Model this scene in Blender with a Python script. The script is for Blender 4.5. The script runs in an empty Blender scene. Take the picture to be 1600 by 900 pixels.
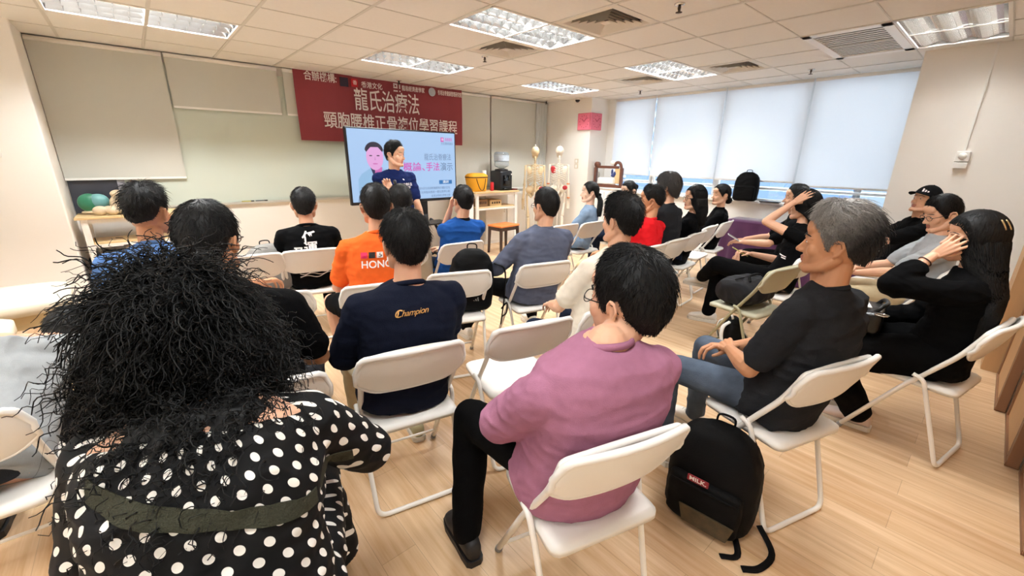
import bpy, bmesh, math, random
import numpy as np
from mathutils import Vector as V, Matrix, noise, Euler
from mathutils.bvhtree import BVHTree

S = bpy.context.scene
C = S.collection
random.seed(7); RNG = np.random.default_rng(7)
PI = math.pi

# ------------------------------------------------------------------ camera, world, exposure
CEIL = 2.532
CAM = V((-0.29, -6.24, 1.52))
PITCH, YAW, ROLL = -0.3042, 0.7198, 0.0137
fwd = V((math.sin(YAW)*math.cos(PITCH), math.cos(YAW)*math.cos(PITCH), math.sin(PITCH)))
r0 = fwd.cross(V((0, 0, 1))).normalized(); u0 = r0.cross(fwd)
rv = math.cos(ROLL)*r0 + math.sin(ROLL)*u0; uv = -math.sin(ROLL)*r0 + math.cos(ROLL)*u0
cd = bpy.data.cameras.new('camera'); co = bpy.data.objects.new('camera', cd); C.objects.link(co)
co.matrix_world = Matrix(((rv.x, uv.x, -fwd.x, CAM.x), (rv.y, uv.y, -fwd.y, CAM.y), (rv.z, uv.z, -fwd.z, CAM.z), (0, 0, 0, 1)))
cd.sensor_width = 36; cd.lens = 651.16/1600*36; cd.clip_start = .02; cd.clip_end = 200
S.camera = co
S.view_settings.view_transform = 'Standard'; S.view_settings.look = 'None'
S.view_settings.gamma = 1; S.view_settings.use_curve_mapping = False
S.view_settings.exposure = 1.05
try:
    S.cycles.use_denoising = True
    S.cycles.max_bounces = 7; S.cycles.diffuse_bounces = 4
except Exception: pass
LAMP_W = {}            # watts of each lit ceiling fixture, by its cell
for _k, _w in (((-1, 5), 36), ((-1, 9), 20), ((3, 9), 28), ((-5, 5), 50), ((-5, 9), 40)): LAMP_W[_k] = _w  # unseen fixtures added to light the room, leftmost pair as side lights
for _k in ((-1, 2), (3, 2), (3, 5), (7, 5), (7, 2), (7, 9)): LAMP_W[_k] = 33.0  # fixtures in view look switched off; light added for the far half
w = bpy.data.worlds.new('world'); S.world = w; w.use_nodes = True
wn = w.node_tree.nodes; wl = w.node_tree.links
sky = wn.new('ShaderNodeTexSky'); sky.sky_type = 'HOSEK_WILKIE'; sky.turbidity = 8; sky.sun_direction = (-.4, .3, .86)
wmix = wn.new('ShaderNodeMix'); wmix.data_type = 'RGBA'; wmix.inputs[0].default_value = .75
wmix.inputs[7].default_value = (.93, .96, 1.0, 1)
wl.new(sky.outputs[0], wmix.inputs[6]); wl.new(wmix.outputs[2], wn['Background'].inputs[0])
wn['Background'].inputs[1].default_value = 4.6

# ------------------------------------------------------------------ materials
MATS = {}
def lin(h):
    if isinstance(h, str):
        h = h.lstrip('#'); c = [int(h[i:i+2], 16)/255 for i in (0, 2, 4)]
    else: c = h
    return tuple(((x/12.92) if x <= .04045 else ((x+.055)/1.055)**2.4) for x in c)+(1,)
def mat(name, col, rough=.5, metal=0, spec=.5, var=0, vscale=8, bump=0, bscale=60, trans=0, emit=0, sheen=0, stretch=None, sub=0):
    if name in MATS: return MATS[name]
    m = bpy.data.materials.new(name); m.use_nodes = True; MATS[name] = m
    n = m.node_tree.nodes; l = m.node_tree.links; b = n['Principled BSDF']
    c = lin(col)
    b.inputs['Base Color'].default_value = c; b.inputs['Roughness'].default_value = rough
    b.inputs['Metallic'].default_value = metal; b.inputs['Specular IOR Level'].default_value = spec
    if trans: b.inputs['Transmission Weight'].default_value = trans
    if sheen: b.inputs['Sheen Weight'].default_value = sheen
    if sub:
        b.inputs['Subsurface Weight'].default_value = sub; b.inputs['Subsurface Radius'].default_value = (.012, .005, .003)
    if emit:
        b.inputs['Emission Color'].default_value = c; b.inputs['Emission Strength'].default_value = emit
    if var or bump:
        tc = n.new('ShaderNodeTexCoord'); mp = n.new('ShaderNodeMapping'); l.new(tc.outputs['Object'], mp.inputs[0])
        if stretch: mp.inputs['Scale'].default_value = stretch
    if var:
        t = n.new('ShaderNodeTexNoise'); t.inputs['Scale'].default_value = vscale; t.inputs['Detail'].default_value = 4
        l.new(mp.outputs[0], t.inputs['Vector'])
        mx = n.new('ShaderNodeMix'); mx.data_type = 'RGBA'
        mx.inputs[6].default_value = tuple(x*(1-var) for x in c[:3])+(1,); mx.inputs[7].default_value = tuple(min(1, x*(1+var)) for x in c[:3])+(1,)
        l.new(t.outputs['Fac'], mx.inputs[0]); l.new(mx.outputs[2], b.inputs['Base Color'])
        if emit: l.new(mx.outputs[2], b.inputs['Emission Color'])
    if bump:
        t2 = n.new('ShaderNodeTexNoise'); t2.inputs['Scale'].default_value = bscale; t2.inputs['Detail'].default_value = 3
        l.new(mp.outputs[0], t2.inputs['Vector'])
        bp = n.new('ShaderNodeBump'); bp.inputs['Strength'].default_value = bump; bp.inputs['Distance'].default_value = .01
        l.new(t2.outputs['Fac'], bp.inputs['Height']); l.new(bp.outputs[0], b.inputs['Normal'])
    return m

def cloth(name, col, rough=.9, bump=.25):
    return mat('cloth_'+name, col, rough=rough, spec=.08, var=.12, vscale=30, bump=bump, bscale=320, sheen=.0)

white_plastic = mat('white_plastic', '#efece6', rough=.38, var=.03, vscale=6, bump=.06, bscale=500)
white_metal = mat('white_metal', '#f1ede6', rough=.3, var=.02)
beige_plastic = mat('sage_plastic', '#b9b59c', rough=.45, var=.04)
beige_metal = mat('sage_metal', '#9c9678', rough=.4, var=.04)
black_plastic = mat('black_plastic', '#131316', rough=.35, var=.1)
black_metal = mat('black_metal', '#161618', rough=.35, metal=.3, var=.05)
dark_wood = mat('dark_wood', '#3a241c', rough=.45, var=.25, vscale=14, stretch=(1, 1, .15))
chrome = mat('chrome', '#d8d8d8', rough=.15, metal=1, var=.02)
rubber = mat('rubber', '#8c8a86', rough=.7, var=.05)
cream_paint = mat('cream_paint', '#f0ebe3', rough=.65, var=.025, vscale=2.5, bump=.05, bscale=180)
white_paint = mat('white_paint', '#f0efeb', rough=.6, var=.02, vscale=3, bump=.04, bscale=200)
light_wood = mat('light_wood', '#dcbf8d', rough=.45, var=.12, vscale=9, stretch=(1, 6, 6))
hair_black = mat('hair_black', '#0c0b0b', rough=.55, spec=.28, var=.25, vscale=40)
hair_brown = mat('hair_dark_brown', '#1b1514', rough=.55, spec=.3, var=.25, vscale=40)
hair_grey = mat('hair_grey', '#99948f', rough=.55, spec=.3, var=.7, vscale=150)
hair_salt = mat('hair_salt_pepper', '#474544', rough=.55, spec=.3, var=.6, vscale=120)
eye_white = mat('eye_white', '#e9e4de', rough=.2, var=.02)
eye_dark = mat('eye_iris', '#1d120d', rough=.1, var=.1)
lip = mat('lip', '#b0705f', rough=.45, var=.1, vscale=40)
glasses_black = mat('glasses_black', '#17161a', rough=.25, var=.05)
lens_glass = mat('lens_glass', '#ffffff', rough=.02, trans=.95, var=0)
sole_white = mat('sole_white', '#dcd6cb', rough=.6, var=.06)
shoe_white = mat('shoe_white', '#e4ddd2', rough=.55, var=.08, vscale=20, bump=.1)
shoe_black = mat('shoe_black', '#151416', rough=.55, var=.1, vscale=20, bump=.1)
def skin(k):
    cols = {'light': '#dfae90', 'pale': '#e6bfa5', 'tan': '#c08a66', 'mid': '#d2a083'}
    return mat('skin_'+k, cols[k], rough=.5, spec=.35, var=.06, vscale=30, bump=.06, bscale=260, sub=.06)

# ------------------------------------------------------------------ object helpers
def link(o, parent=None):
    C.objects.link(o)
    if parent is not None: o.parent = parent
    return o
def mesh_obj(name, bm, m, parent=None, smooth=True, loc=None, rotz=None):
    me = bpy.data.meshes.new(name); bm.normal_update(); bm.to_mesh(me); bm.free()
    return me_obj(name, me, m, parent, smooth, loc, rotz)
def me_obj(name, me, m, parent=None, smooth=True, loc=None, rotz=None):
    for x in (m if isinstance(m, (list, tuple)) else [m]): me.materials.append(x)
    if smooth and len(me.polygons): me.polygons.foreach_set('use_smooth', [True]*len(me.polygons))
    o = bpy.data.objects.new(name, me); link(o, parent)
    if loc is not None: o.location = loc
    if rotz is not None: o.rotation_euler = (0, 0, rotz)
    return o
def arr_mesh(name, verts, quads):
    verts = np.asarray(verts, dtype=np.float32).reshape(-1, 3); quads = np.asarray(quads, dtype=np.int32).reshape(-1, 4)
    me = bpy.data.meshes.new(name)
    me.vertices.add(len(verts)); me.vertices.foreach_set('co', verts.ravel())
    me.loops.add(len(quads)*4); me.loops.foreach_set('vertex_index', quads.ravel())
    me.polygons.add(len(quads)); me.polygons.foreach_set('loop_start', np.arange(0, len(quads)*4, 4, dtype=np.int32))
    me.update(calc_edges=True); return me
def empty(name, loc=(0, 0, 0), rotz=0):
    o = bpy.data.objects.new(name, None); C.objects.link(o); o.empty_display_size = .1
    o.location = loc; o.rotation_euler = (0, 0, rotz); return o
def tag(o, label, cat, group=None, kind=None):
    o['label'] = label; o['category'] = cat
    if group: o['group'] = group
    if kind: o['kind'] = kind
    return o
def thing(name, label, cat, loc=(0, 0, 0), rotz=0, group=None):
    return tag(empty(name, loc, rotz), label, cat, group)
def struct(name, bm, m, smooth=False):
    o = mesh_obj(name, bm, m, None, smooth); o['kind'] = 'structure'; return o
def sharp(o, ang=35):
    """flat sides keep their edges, round ones stay round"""
    me = o.data
    try: me.set_sharp_from_angle(angle=math.radians(ang))
    except Exception: pass
    return o
def box(bm, c, s, rot=None, bevel=0, seg=2):
    r = bmesh.ops.create_cube(bm, size=1)
    vs = r['verts']
    for v in vs: v.co = V((v.co.x*s[0], v.co.y*s[1], v.co.z*s[2]))
    if bevel:
        es = list({e for v in vs for e in v.link_edges})
        rr = bmesh.ops.bevel(bm, geom=es, offset=bevel, segments=seg, affect='EDGES', profile=.5)
        vs = list({v for f in rr['faces'] for v in f.verts} | {v for v in vs if v.is_valid})
    M = Matrix.Translation(V(c)) @ (rot if rot is not None else Matrix.Identity(4))
    for v in vs: v.co = M @ v.co
    return vs
def quad(bm, pts):
    return bm.faces.new([bm.verts.new(V(p)) for p in pts])
def frames_of(pts, closed=False):
    n = len(pts); T = []
    for i in range(n):
        if closed: t = pts[(i+1) % n]-pts[i-1]
        else: t = pts[min(i+1, n-1)]-pts[max(i-1, 0)]
        T.append(t.normalized() if t.length > 1e-9 else V((0, 0, 1)))
    a = V((0, 0, 1)) if abs(T[0].z) < .9 else V((1, 0, 0))
    N = [(a-T[0]*a.dot(T[0])).normalized()]
    for i in range(1, n):
        x = N[-1]-T[i]*N[-1].dot(T[i]); N.append(x.normalized() if x.length > 1e-9 else N[-1])
    return T, N
def tube(bm, pts, r, seg=8, closed=False, flat=1.0):
    pts = [V(p) for p in pts]; n = len(pts); T, N = frames_of(pts, closed); R = []
    rr = r if isinstance(r, (list, tuple)) else [r]*n
    for i in range(n):
        B = T[i].cross(N[i]); ring = []
        for k in range(seg):
            a = 2*PI*k/seg
            ring.append(bm.verts.new(pts[i]+N[i]*math.cos(a)*rr[i]*flat+B*math.sin(a)*rr[i]))
        R.append(ring)
    for i in range(n if closed else n-1):
        A, Bq = R[i], R[(i+1) % n]
        for k in range(seg): bm.faces.new((A[k], A[(k+1) % seg], Bq[(k+1) % seg], Bq[k]))
    if not closed:
        bm.faces.new(list(reversed(R[0]))); bm.faces.new(R[-1])
def smooth_path(pts, n=6, closed=False):
    P = [V(p) for p in pts]; out = []; m = len(P)
    rng = range(m) if closed else range(m-1)
    for i in rng:
        p0 = P[i-1] if (closed or i > 0) else P[i]*2-P[i+1]
        p1 = P[i]; p2 = P[(i+1) % m]; p3 = P[(i+2) % m] if (closed or i+2 < m) else P[(i+1) % m]*2-P[i]
        for k in range(n):
            t = k/n
            out.append(.5*((2*p1)+(p2-p0)*t+(2*p0-5*p1+4*p2-p3)*t*t+(3*p1-p0-3*p2+p3)*t**3))
    if not closed: out.append(P[-1])
    return out
def fillet(pts, r, n=5):
    """polyline with rounded corners"""
    P = [V(p) for p in pts]; out = [P[0]]
    for i in range(1, len(P)-1):
        a = (P[i-1]-P[i]); b = (P[i+1]-P[i]); d = min(r, a.length*.45, b.length*.45)
        A = P[i]+a.normalized()*d; B = P[i]+b.normalized()*d
        for k in range(n+1):
            t = k/n; out.append((1-t)**2*A+2*t*(1-t)*P[i]+t*t*B)
    out.append(P[-1]); return out
def lathe(bm, prof, seg=20, c=(0, 0, 0), cap=True, sx=1, sy=1):
    c = V(c); R = []
    for r, z in prof:
        R.append([bm.verts.new(c+V((math.cos(2*PI*k/seg)*r*sx, math.sin(2*PI*k/seg)*r*sy, z))) for k in range(seg)])
    for A, B in zip(R, R[1:]):
        for k in range(seg): bm.faces.new((A[k], A[(k+1) % seg], B[(k+1) % seg], B[k]))
    if cap: bm.faces.new(list(reversed(R[0]))); bm.faces.new(R[-1])
def rc(bm, p0, p1, a, b, seg=12):
    """round cone between two points (closed)"""
    p0 = V(p0); p1 = V(p1); d = p1-p0
    if d.length < 1e-6: d = V((0, 0, 1e-4)); p1 = p0+d
    t = d.normalized(); q = t.to_track_quat('Z', 'Y').to_matrix()
    R = []
    for i in range(1, 5):
        an = -PI/2+PI/2*i/4; R.append((p0+t*math.sin(an)*a, math.cos(an)*a))
    for i in range(0, 4):
        an = PI/2*i/4; R.append((p1+t*math.sin(an)*b, math.cos(an)*b))
    rings = [[bm.verts.new(c+q @ V((math.cos(2*PI*k/seg)*r, math.sin(2*PI*k/seg)*r, 0))) for k in range(seg)] for c, r in R]
    for A, B in zip(rings, rings[1:]):
        for k in range(seg): bm.faces.new((A[k], A[(k+1) % seg], B[(k+1) % seg], B[k]))
    b0 = bm.verts.new(p0-t*a); b1 = bm.verts.new(p1+t*b)
    for k in range(seg):
        bm.faces.new((rings[0][(k+1) % seg], rings[0][k], b0)); bm.faces.new((rings[-1][k], rings[-1][(k+1) % seg], b1))
def chain(bm, pts, rad, seg=12):
    for i in range(len(pts)-1): rc(bm, pts[i], pts[i+1], rad[i], rad[i+1], seg)
def ell(bm, c, r, rot=None, seg=16, rings=10):
    M = Matrix.Translation(V(c)) @ (rot.to_4x4() if rot is not None else Matrix.Identity(4)) @ Matrix.Diagonal((r[0], r[1], r[2], 1))
    bmesh.ops.create_uvsphere(bm, u_segments=seg, v_segments=rings, radius=1, matrix=M)
def loft(bm, rings, seg=24, power=2.3, cap=True):
    """rings: (centre, X half-axis vector, Y half-axis vector); superellipse sections"""
    R = []
    for c, X, Y in rings:
        c = V(c); X = V(X); Y = V(Y); ring = []
        for k in range(seg):
            a = 2*PI*k/seg; ca, sa = math.cos(a), math.sin(a)
            ring.append(bm.verts.new(c+X*math.copysign(abs(ca)**(2/power), ca)+Y*math.copysign(abs(sa)**(2/power), sa)))
        R.append(ring)
    for A, B in zip(R, R[1:]):
        for k in range(seg): bm.faces.new((A[k], A[(k+1) % seg], B[(k+1) % seg], B[k]))
    if cap: bm.faces.new(list(reversed(R[0]))); bm.faces.new(R[-1])
def remesh(bm, voxel, smooth=6, fac=.5):
    me = bpy.data.meshes.new('tmp'); bmesh.ops.recalc_face_normals(bm, faces=bm.faces); bm.to_mesh(me); bm.free()
    o = bpy.data.objects.new('tmp', me); C.objects.link(o)
    m = o.modifiers.new('r', 'REMESH'); m.mode = 'VOXEL'; m.voxel_size = voxel; m.use_smooth_shade = True
    if smooth:
        s = o.modifiers.new('s', 'SMOOTH'); s.factor = fac; s.iterations = smooth
    dg = bpy.context.evaluated_depsgraph_get()
    out = bpy.data.meshes.new_from_object(o.evaluated_get(dg), depsgraph=dg)
    bpy.data.objects.remove(o); bpy.data.meshes.remove(me)
    out.materials.clear()
    return out
def wrinkle(me, amp, f=(14, 14, 22), seed=0, ridge=True):
    n = len(me.vertices); co = np.empty(n*3, np.float32); me.vertices.foreach_get('co', co); co = co.reshape(-1, 3)
    no = np.empty(n*3, np.float32); me.vertex_normals.foreach_get('vector', no); no = no.reshape(-1, 3)
    d = np.empty(n, np.float32); off = seed*7.31
    for i in range(n):
        x, y, z = co[i]
        wx = noise.noise((x*5+off, y*5, z*5))*1.2
        h = noise.noise((x*f[0]+off+wx, y*f[1]+wx, z*f[2]+off))
        if ridge: h = .5-abs(h)*2.2
        d[i] = h*amp*(.55+.45*noise.noise((x*4-off, y*4, z*4)))
    co += no*d[:, None]; me.vertices.foreach_set('co', co.ravel()); me.update(); return me
def text_mesh(body, size, bold=0, shear=0, extrude=.001, align='LEFT', spacing=1.0):
    cu = bpy.data.curves.new('txt', 'FONT'); cu.body = body; cu.size = size; cu.offset = bold; cu.shear = shear
    cu.extrude = extrude; cu.align_x = align; cu.align_y = 'CENTER'; cu.space_character = spacing; cu.resolution_u = 4
    o = bpy.data.objects.new('txt', cu); C.objects.link(o)
    dg = bpy.context.evaluated_depsgraph_get()
    me = bpy.data.meshes.new_from_object(o.evaluated_get(dg), depsgraph=dg)
    bpy.data.objects.remove(o); bpy.data.curves.remove(cu); me.materials.clear()
    return me
def text_on(name, body, size, m, parent, loc, rot=(PI/2, 0, 0), width=None, **kw):
    """flat raised lettering; width squeezes it to a known length"""
    me = text_mesh(body, size, **kw)
    if width:
        xs = [v.co.x for v in me.vertices]
        if xs:
            k = width/max(1e-6, max(xs)-min(xs))
            for v in me.vertices: v.co.x *= k
    o = me_obj(name, me, m, parent, smooth=False); o.location = loc; o.rotation_euler = rot
    return o
def children(o): return [c for c in bpy.data.objects if c.parent == o]
def copy_tree(o, parent=None, top=True):
    kids = list(o.children)
    c = o.copy(); C.objects.link(c)
    if parent is not None: c.parent = parent
    for k in kids: copy_tree(k, c, False)
    return c

# ------------------------------------------------------------------ the room
def wood_floor():
    m = bpy.data.materials.new('oak_planks'); m.use_nodes = True; n = m.node_tree.nodes; l = m.node_tree.links; b = n['Principled BSDF']
    tc = n.new('ShaderNodeTexCoord'); mp = n.new('ShaderNodeMapping'); mp.inputs['Rotation'].default_value = (0, 0, PI/2)
    l.new(tc.outputs['Object'], mp.inputs[0])
    br = n.new('ShaderNodeTexBrick'); br.offset = .37; br.inputs['Scale'].default_value = 1
    br.inputs['Brick Width'].default_value = 1.25; br.inputs['Row Height'].default_value = .145; br.inputs['Mortar Size'].default_value = .0012
    br.inputs['Color1'].default_value = lin('#e0be93'); br.inputs['Color2'].default_value = lin('#ba8d5f'); br.inputs['Mortar'].default_value = lin('#8a6238')
    l.new(mp.outputs[0], br.inputs['Vector'])
    ms = n.new('ShaderNodeMapping'); ms.inputs['Scale'].default_value = (26, 1.4, 1); l.new(tc.outputs['Object'], ms.inputs[0])
    nz = n.new('ShaderNodeTexNoise'); nz.inputs['Scale'].default_value = 1; nz.inputs['Detail'].default_value = 6; nz.inputs['Roughness'].default_value = .65
    l.new(ms.outputs[0], nz.inputs['Vector'])
    cr = n.new('ShaderNodeValToRGB'); cr.color_ramp.elements[0].position = .3; cr.color_ramp.elements[0].color = lin('#b68d62')
    cr.color_ramp.elements[1].position = .72; cr.color_ramp.elements[1].color = lin('#f3dcbc')
    l.new(nz.outputs['Fac'], cr.inputs[0])
    mx = n.new('ShaderNodeMix'); mx.data_type = 'RGBA'; mx.inputs[0].default_value = .5
    l.new(br.outputs['Color'], mx.inputs[6]); l.new(cr.outputs[0], mx.inputs[7])
    nb = n.new('ShaderNodeTexNoise'); nb.inputs['Scale'].default_value = 3.5; l.new(tc.outputs['Object'], nb.inputs['Vector'])
    l.new(mx.outputs[2], b.inputs['Base Color']); b.inputs['Roughness'].default_value = .38; b.inputs['Specular IOR Level'].default_value = .4
    bp = n.new('ShaderNodeBump'); bp.inputs['Strength'].default_value = .12; bp.inputs['Distance'].default_value = .003
    l.new(br.outputs['Fac'], bp.inputs['Height']); bp.invert = True; l.new(bp.outputs[0], b.inputs['Normal'])
    return m
def blind_mat(name, col, tl):
    m = bpy.data.materials.new(name); m.use_nodes = True; n = m.node_tree.nodes; l = m.node_tree.links
    b = n['Principled BSDF']; b.inputs['Base Color'].default_value = lin(col); b.inputs['Roughness'].default_value = .85; b.inputs['Specular IOR Level'].default_value = .15
    t = n.new('ShaderNodeBsdfTranslucent'); t.inputs[0].default_value = lin(col)
    tc = n.new('ShaderNodeTexCoord'); nz = n.new('ShaderNodeTexNoise'); nz.inputs['Scale'].default_value = 400; l.new(tc.outputs['Object'], nz.inputs['Vector'])
    bp = n.new('ShaderNodeBump'); bp.inputs['Strength'].default_value = .1; l.new(nz.outputs['Fac'], bp.inputs['Height']); l.new(bp.outputs[0], b.inputs['Normal'])
    mx = n.new('ShaderNodeMixShader'); mx.inputs[0].default_value = tl
    l.new(b.outputs[0], mx.inputs[1]); l.new(t.outputs[0], mx.inputs[2]); l.new(mx.outputs[0], n['Material Output'].inputs[0])
    return m
tile_mat = mat('ceiling_tile', '#ebe8e2', rough=.85, var=.03, vscale=40, bump=.15, bscale=140)
tbar_mat = mat('ceiling_bar', '#d6d2c9', rough=.5, var=.03)
glass_dark = mat('dark_window', '#3a3d47', rough=.15, var=.15, vscale=2)
XW, YW, SILL = 6.42, -.06, .935
# floor
bm = bmesh.new(); quad(bm, [(-2.7, -7.1, 0), (6.75, -7.1, 0), (6.75, .2, 0), (-2.7, .2, 0)]); struct('floor', bm, wood_floor())
# ceiling cells, open where a fixture is let in
LIGHTS = [(-1, 2), (3, 2), (3, 5), (7, 5), (7, 2), (7, 9), (-1, 5), (-1, 9), (3, 9), (-5, 5), (-5, 9)]
DIFF = [(4, 4), (4, 6), (8, 4), (8, 6)]
GRILLE = (7, 8)
open_cells = set(DIFF) | {(7, 8), (8, 8)}
for c, r in LIGHTS: open_cells |= {(c, r), (c+1, r)}
bm = bmesh.new()
for c in range(-5, 11):
    for r in range(0, 12):
        if (c, r) in open_cells: continue
        x0, x1, y0, y1 = c*.6, (c+1)*.6, -(r+1)*.6, -r*.6
        quad(bm, [(x0, y0, CEIL), (x0, y1, CEIL), (x1, y1, CEIL), (x1, y0, CEIL)])
struct('ceiling', bm, tile_mat)
bm = bmesh.new()
for c in range(-4, 12): box(bm, (c*.6, -3.5, CEIL-.002), (.024, 7.2, .006))
for r in range(1, 12): box(bm, (2.0, -r*.6, CEIL-.0015), (9.6, .010, .005))
o = struct('ceiling_grid', bm, tbar_mat)
# roof slab above the suspended ceiling
bm = bmesh.new(); box(bm, (2, -3.5, CEIL+.35), (9.8, 7.6, .1)); struct('ceiling_slab', bm, white_paint)
# front wall
bm = bmesh.new(); box(bm, (1.95, .04, 1.35), (9.3, .2, 2.7)); struct('wall_front', bm, cream_paint)
# window wall: parapet, head and jambs leave the openings
bm = bmesh.new()
box(bm, (XW+.1, -3.4, SILL/2), (.2, 7.2, SILL)); box(bm, (XW+.1, -.6, SILL+.85), (.2, 1.5, 1.7)); box(bm, (XW+.1, -6.3, SILL+.85), (.2, 1.75, 1.7))
struct('wall_window', bm, white_paint)
bm = bmesh.new(); box(bm, (XW+.03, -3.38, SILL+.01), (.22, 4.1, .03), bevel=.006); struct('trim_1', bm, white_paint)
bm = bmesh.new(); box(bm, (6.24, -.6, 1.35), (.64, 1.2, 2.7), bevel=.004); struct('wall_column', bm, cream_paint)
bm = bmesh.new(); box(bm, (6.1, -6.2, 1.35), (1.0, 1.5, 2.7)); struct('wall_right', bm, cream_paint)
bm = bmesh.new(); box(bm, (-1.75, -.36, 1.35), (1.82, .6, 2.7), bevel=.012, seg=3); struct('wall_pillar', bm, cream_paint)
bm = bmesh.new(); box(bm, (-2.65, -3.5, 1.35), (.1, 7.4, 2.7)); struct('wall_left', bm, cream_paint)
bm = bmesh.new(); box(bm, (2, -7.05, 1.35), (9.6, .1, 2.7)); struct('wall_back', bm, cream_paint)
# windows of the window wall
frame_m = mat('window_frame', '#dfe2e4', rough=.4, var=.03)
ys = [-1.35, -2.16, -3.28, -4.36, -5.42]
for i in range(4):
    y1, y0 = ys[i], ys[i+1]; ym = (y0+y1)/2
    bm = bmesh.new()
    for yy in (y0+.02, y1-.02): box(bm, (XW+.10, yy, (SILL+CEIL)/2), (.06, .05, CEIL-SILL))
    for zz in (SILL+.04, SILL+.20, CEIL-.03): box(bm, (XW+.10, ym, zz), (.05, y1-y0, .03))
    o = struct('window_%d' % (i+1), bm, frame_m)
    bm = bmesh.new(); box(bm, (XW+.12, ym, (SILL+CEIL)/2), (.006, y1-y0-.04, CEIL-SILL-.02))
    g = mesh_obj('pane', bm, mat('pane_glass', '#eef6f8', rough=.01, trans=1, spec=.5), o, False); g['kind'] = 'structure'
# dark window left of the whiteboard
bm = bmesh.new(); box(bm, (-.62, YW-.012, 1.35), (.42, .012, .9)); struct('window_5', bm, glass_dark)
bm = bmesh.new(); box(bm, (-.43, YW-.02, 1.3), (.06, .03, .8)); struct('trim_2', bm, mat('grey_frame', '#9a98a0', rough=.5, var=.05))
# towers across the street
for i, (x, y, sx, sy, h, col) in enumerate([(20, 1.2, 6, 8.6, 3.4, '#3f5878'), (21, -12.6, 6, 9, 4.2, '#4d6480'), (19, -5.6, 4, 4.6, 2.6, '#58646f'), (24, 12.5, 6, 13, 5.5, '#35526f')]):
    m = bpy.data.materials.new('tower_front'); m.use_nodes = True; n = m.node_tree.nodes; l = m.node_tree.links
    br = n.new('ShaderNodeTexBrick'); br.offset = 0; tc = n.new('ShaderNodeTexCoord'); mp = n.new('ShaderNodeMapping'); mp.inputs['Rotation'].default_value = (PI/2, 0, PI/2)
    l.new(tc.outputs['Object'], mp.inputs[0]); l.new(mp.outputs[0], br.inputs['Vector']); br.inputs['Scale'].default_value = 1
    br.inputs['Brick Width'].default_value = .55; br.inputs['Row Height'].default_value = .8; br.inputs['Mortar Size'].default_value = .07
    br.inputs['Color1'].default_value = lin(col); br.inputs['Color2'].default_value = tuple(k*.7 for k in lin(col)[:3])+(1,); br.inputs['Mortar'].default_value = lin('#8a949c')
    l.new(br.outputs['Color'], n['Principled BSDF'].inputs['Base Color']); n['Principled BSDF'].inputs['Roughness'].default_value = .3
    bm = bmesh.new(); box(bm, (0, 0, h/2-9), (sx, sy, h+18)); box(bm, (0, 0, h+.4), (sx*.5, sy*.5, .8))
    o = mesh_obj('building', bm, m, None, False, (x, y, 0))
    tag(o, ['blue grey glass tower seen under the blinds near the column', 'tall pale glass tower seen under the blinds at the pillar end', 'low light grey block seen under the blind behind the backpack', 'dark blue tower seen far off beside the column'][i], 'building')

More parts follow.
